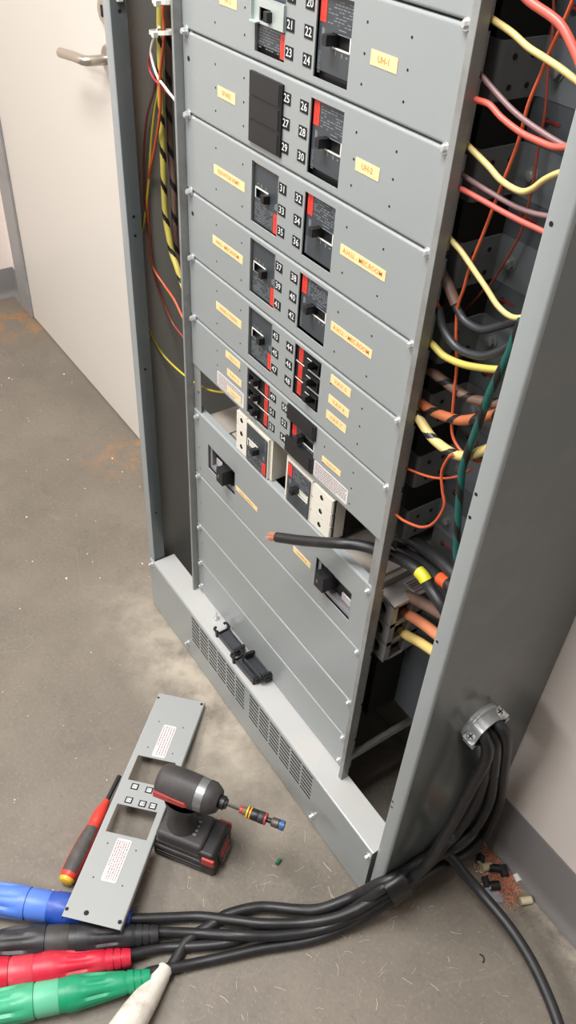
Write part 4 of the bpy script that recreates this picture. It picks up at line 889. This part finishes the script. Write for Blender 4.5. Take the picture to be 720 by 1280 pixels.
g = G(); g.lathe(ax(.008), F, [(0, .0265), (0, .0282), (.014, .0272), (.014, .024)], 28); g.build('nose_ring', mat('scuffed_silver', (150, 150, 150), .38, .7, var=.2, scale=120), t)
g = G(); g.lathe(ax(.022), F, [(0, .0275), (.010, .0272), (.018, .0225), (.023, .0185), (.0232, .012)], 28); g.build('nose_boot', M_TOOL, t)
# red side stripe and rear rib on the near side of the housing
g = G(); d_ = (-S * .985 + Z * .10).normalized(); v_ = F.cross(d_).normalized(); c0 = ax(-.030) + d_ * .0272
g.prism([c0 + F * a + v_ * b for a, b in ((-.030, -.007), (.026, -.0045), (.031, .0015), (.024, .0065), (-.030, .0065))], d_ * .0042); g.build('side_badge', M_TRED, t, bevel=.001)
g = G(); g.obox(ax(-.046) - S * .0285 + Z * .004, F, Z, S, .014, .003, .0025); g.obox(ax(-.028) - S * .029 + Z * .006, F, Z, S, .005, .002, .002); g.build('housing_rib', M_TOOL2, t, bevel=.0015)
g = G(); g.lathe(ax(.044), F, [(0, .0105), (.003, .0115), (.010, .0115), (.011, .009), (.014, .0085), (.014, .0045)], 20); g.build('chuck_collar', M_BLACK, t)
G().cyl(ax(.056), ax(.083), .0033, 6).build('bit_shank', mat('dark_steel', (120, 116, 112), .3, .8), t, smooth=30)
bands = [(.081, .006, .0062, M_TRED), (.0865, .007, .0070, mat('dirty_olive', (96, 88, 62), .5)), (.0935, .0028, .0098, mat('yellow_ring', (232, 178, 40), .4)), (.0965, .0016, .0088, M_BLACK), (.0983, .0028, .0098, mat('amber_ring', (226, 150, 40), .4)), (.1012, .0125, .0094, M_BLACK), (.1137, .010, .0098, M_TOOL2), (.1237, .0035, .0097, M_TRED), (.1272, .009, .0042, M_BLACK)]
for f, L, r, m in bands: G().lathe(ax(f), F, [(0, r * .95), (L * .12, r), (L * .88, r), (L, r * .95)], 20).build('holder_ring', m, t)
g = G(); g.lathe(ax(.1355), F, [(0, .0062), (.002, .0076), (.012, .0078), (.013, .0068), (.0135, .0078), (.022, .0079)], 20); g.build('socket', mat('worn_socket', (92, 84, 80), .45, .5), t)
g = G(); g.lathe(ax(.1502), F, [(0, .0080), (.006, .0080)], 20, cap=False); g.build('socket_band', mat('blue_band', (40, 92, 160), .4), t)

# ------------------------------------------------------------------ screwdriver
a, b, tip = Vector((.503, -.417, .0165)), Vector((.413, -.307, .017)), Vector((.373, -.258, .017)); d = (b - a).normalized(); L = (b - a).length
t = thing('screwdriver', 'red and black insulated screwdriver with yellow end lying beside the loose plate', 'screwdriver', (a.x, a.y, 0))
fl = lambda q, th: 1 - .06 * max(0, math.cos(3 * th))
upside = lambda q, th: 1 if (.016 < q < L * .72 and math.sin(th * 1.0) > .25) else 0
g = G(); prof = [(.004, .0125), (.008, .0148), (.02, .0162), (.045, .0168), (.07, .0158), (.092, .0135), (.105, .0118), (.115, .0125), (.128, .0120), (L, .0085)]
dn = [(prof[i][0] + (prof[i + 1][0] - prof[i][0]) * k / 4, prof[i][1] + (prof[i + 1][1] - prof[i][1]) * k / 4) for i in range(len(prof) - 1) for k in range(4)] + [prof[-1]]
sd_grip = mat('dark_grip_rubber', (72, 68, 66), .6, var=.15, dirt=(110, 100, 92), dscale=40); sd_red = mat('red_handle', (208, 58, 44), .42, var=.08)
u_ = d.cross(Z).normalized()
g.lathe(a, d, dn, 30, rf=fl, mfun=lambda q, th: 1 if (.014 < q < .098 and math.sin(th) > .50) else 0)
g.build('handle', [sd_red, sd_grip], t, smooth=50)
G().lathe(a - d * .002, d, [(0, .0075), (.002, .0112), (.006, .0132), (.0075, .0135)], 30).build('end_cap', mat('yellow_cap', (226, 178, 52), .45, dirt=(170, 130, 60), dscale=60), t)
G().cyl(b - d * .004, b + d * .012, .0082, 16, r1=.006).build('neck', sd_red, t); G().cyl(b + d * .008, tip, .0042, 12).build('insulated_shaft', M_BLACK, t)

# ------------------------------------------------------------------ black plastic clips and a screw left on the ledge
def clip(c, rz, tilt, label, L=.064, Wd=.026, walls=False):
    t = thing('plastic_clip', label, 'clip', (c[0], c[1], HB)); c = Vector((c[0], c[1], HB + .0002 + c[2])); R = Matrix.Rotation(rz, 3, 'Z') @ Matrix.Rotation(tilt, 3, 'X')
    q = lambda x, y, z: c + R @ Vector((x, y, z)); ax_ = [R @ X, R @ Y, R @ Z]
    def bx(g, x0, x1, y0, y1, z0, z1): g.obox(q((x0 + x1) / 2, (y0 + y1) / 2, (z0 + z1) / 2), *ax_, (x1 - x0) / 2, (y1 - y0) / 2, (z1 - z0) / 2)
    h = Wd / 2; l = L / 2
    g = G(); bx(g, -l + .004, l - .004, -h, h, .002, .005); bx(g, -l + .004, l - .004, -h, -h + .002, .002, .011); bx(g, -l + .004, l - .004, h - .002, h, .002, .011)
    g.build('tray', mat('dark_grey_plastic', (58, 60, 64), .4), t, smooth=0, bevel=.0006)
    g = G(); bx(g, l - .006, l, -h, h, 0, .018); bx(g, l - .004, l + .002, -h + .002, h - .002, .004, .016); bx(g, l - .002, l + .004, -h + .006, h - .006, .006, .010); g.build('end_wall', M_BLACK, t, smooth=0, bevel=.0008)
    if walls:
        g = G(); bx(g, -l, -l + .006, -h, h, 0, .020); bx(g, -l - .003, -l + .002, -h + .003, h - .003, .003, .014); g.build('end_wall', M_BLACK, t, smooth=0, bevel=.0008)
        return t
    g = G()
    for s_ in (-1, 1):
        bx(g, -l, -l + .005, s_ * h - .003, s_ * h + .003, 0, .015); bx(g, -l - .008, -l + .001, s_ * (h + .001) - .002, s_ * (h + .001) + .002, .011, .016); bx(g, -l - .010, -l - .006, s_ * (h - .002) - .003, s_ * (h - .002) + .003, .012, .0165)
    bx(g, -l, -l + .003, -h, h, .001, .008); g.build('hook', M_BLACK, t, smooth=0, bevel=.0007)
    return t
clip((.303, .0235, 0), .02, 0, 'black plastic clip lying open side up, left one on the base ledge')
clip((.3765, .0160, 0), .05, 0, 'black plastic clip under the other, middle one on the base ledge', L=.066, Wd=.020)
clip((.387, .0285, .007), .05, -.25, 'black plastic clip propped on another, right one on the base ledge', Wd=.024, walls=True)
t = thing('machine_screw', 'bright zinc screw standing on its head on the base ledge', 'screw', (.2335, .0305, HB))
G().lathe((.2335, .0305, HB), Z, [(0, .0052), (.002, .0058), (.004, .0052)], 16).build('head', M_ZINC, t); G().cyl((.2335, .0305, HB + .003), (.2345, .0308, HB + .021), .0024, 10).build('shank', M_ZINC, t)

# ------------------------------------------------------------------ cuttings and debris on the floor
def piece(x, y, r, L, ang, m, core, label, hollow=True, cat='insulation scrap', z=None):
    t = thing('insulation_scrap', label, cat, (x, y, 0)); d = Vector((math.cos(ang), math.sin(ang), 0)); c = Vector((x, y, r if z is None else z))
    G().lathe(c - d * L / 2, d, [(0, r * .62), (0, r), (L, r), (L, r * .62)], 16, cap=False).build('jacket', m, t, smooth=40)
    G().lathe(c - d * L * .47, d, [(0, r * .64), (L * .94, r * .64)], 16).build('core', core, t, smooth=40)
    return t
M_CRM = mat('cream_insulation', (214, 202, 166), .5); M_DARK = mat('dark_core', (28, 26, 26), .7)
piece(.851, .207, .0078, .013, 2.2, M_RUB, M_CRM, 'short black cable offcut with cream core nearest the cables')
piece(.867, .2065, .0072, .017, 1.2, M_CRM, M_CRM, 'cream insulation offcut beside the black one near the cables')
piece(.8765, .2165, .0075, .020, .9, M_RUB, M_DARK, 'black cable offcut lying on the copper shavings, left of two')
piece(.889, .2265, .0075, .019, 2.7, M_RUB, M_DARK, 'black cable offcut lying on the copper shavings, right of two')
piece(.9105, .2395, .0058, .013, -.3, M_WHT, M_CRM, 'small pale offcut lying against the baseboard')
piece(.8855, .1875, .0062, .017, -.5, M_RUB, M_DARK, 'small black curled offcut nearest the loose cable')
piece(.8985, .1945, .0080, .017, 1.1, M_RUB, M_WHT, 'black cable offcut showing a white end near the grey scrap')
piece(.9455, .2225, .0066, .020, 1.15, M_CRM, M_CRM, 'cream insulation offcut standing apart at the right of the debris')
g = G(); g.prism([(.907 + .016 * math.cos(a) * 1.2, .1865 + .013 * math.sin(a), .0012) for a in (.2, .8, 1.5, 2.2, 2.9, 3.6, 4.3, 5.2)], (0, 0, .0018))
tag(g.build('plastic_scrap', mat('grey_plastic_scrap', (126, 128, 134), .45), smooth=0), 'flat grey plastic scrap under the loose black cable', 'scrap')
t = piece(.661, -.094, .0030, .011, 1.9, mat('green_plastic', (24, 106, 74), .35), M_DARK, 'tiny green wire clipping on the floor beyond the impact driver')
g = G(); g.tube([(.969 + .007 * math.cos(a), .093 + .007 * math.sin(a), .0014) for a in [i * .3 for i in range(9)]], .0011, 6)
tag(g.build('wire_clipping', M_TAPEB), 'tiny black curled clipping on the floor left of the loose cable', 'scrap')
rnd = random.Random(11); g = G()
def strand(g, x, y, L, a, r=.00035, h=.002):
    d = Vector((math.cos(a), math.sin(a), 0)); p = Vector((-d.y, d.x, 0)); b = rnd.uniform(-.25, .25) * L
    g.tube([Vector((x, y, .0006)) - d * L / 2, Vector((x, y, h)) + p * b * .5, Vector((x, y, .0006)) + d * L / 2 + p * rnd.uniform(-.1, .1) * L], r, 3, cap=False)
for k in range(900):
    s_ = rnd.gauss(0, 1); x = .888 + s_ * .022; y = .219 - (s_ * .004) + rnd.gauss(0, .0115)
    if y > .236: y = .236 - rnd.random() * .01
    strand(g, x, y, rnd.uniform(.006, .02), rnd.uniform(0, 6.28), .00045, rnd.uniform(.001, .009))
o = g.build('copper_shavings', mat('bright_copper', (236, 172, 144), .32, .35, var=.25, scale=300), smooth=60, kind='stuff'); tag(o, 'heap of fine copper wire shavings at the foot of the wall', 'shavings')
g = G()
for k in range(230):
    x, y = rnd.uniform(.55, 1.1), rnd.uniform(-.35, .2)
    if y > -.02 and x < .83: continue
    if rnd.random() < .55: x, y = rnd.gauss(.78, .12), rnd.gauss(-.10, .09)
    if y > -.02 and x < .83: continue
    strand(g, x, y, rnd.uniform(.005, .022), rnd.uniform(0, 6.28), .0002, .0012)
o = g.build('loose_strands', mat('pale_copper', (240, 214, 192), .4, .2), smooth=60, kind='stuff'); tag(o, 'stray copper strands scattered over the floor in front of the cabinet', 'strands')
g = G()
for k in range(150):
    x, y = rnd.uniform(-1.1, .5), rnd.uniform(-.75, .2)
    if y > -.02 and 0 < x < .83: continue
    r = rnd.uniform(.0008, .0022) * (2 if rnd.random() < .1 else 1); a0 = rnd.uniform(0, 6.28); e = rnd.uniform(.4, 1)
    g.prism([(x + r * math.cos(a0 + a) * rnd.uniform(.7, 1.1), y + r * e * math.sin(a0 + a) * rnd.uniform(.7, 1.1), .0002) for a in (0, 1.2, 2.5, 3.8, 5)], (0, 0, .0006))
o = g.build('paint_chips', mat('white_chip', (222, 216, 206), .6), smooth=0, kind='stuff'); tag(o, 'small white paint chips scattered over the concrete floor', 'chips')
# ceiling fittings; the last two are added to go with the fill lamps
for (x, y), lab in (((.30, -.70), 'long white ceiling light fitting over the front of the cabinet'), ((-1.0, -2.0), 'added white ceiling fitting for the fill lamp in front of the door'), ((.50, -3.0), 'added white ceiling fitting for the wall fill lamp, farthest from the cabinet')):
    t = thing('ceiling_light', lab, 'ceiling light', (x, y, 2.7), None)
    G().box(x - .63, x + .63, y - .34, y + .34, 2.672, 2.6995).build('housing', mat('white_metal', (235, 235, 232), .4), t, smooth=0, bevel=.004)
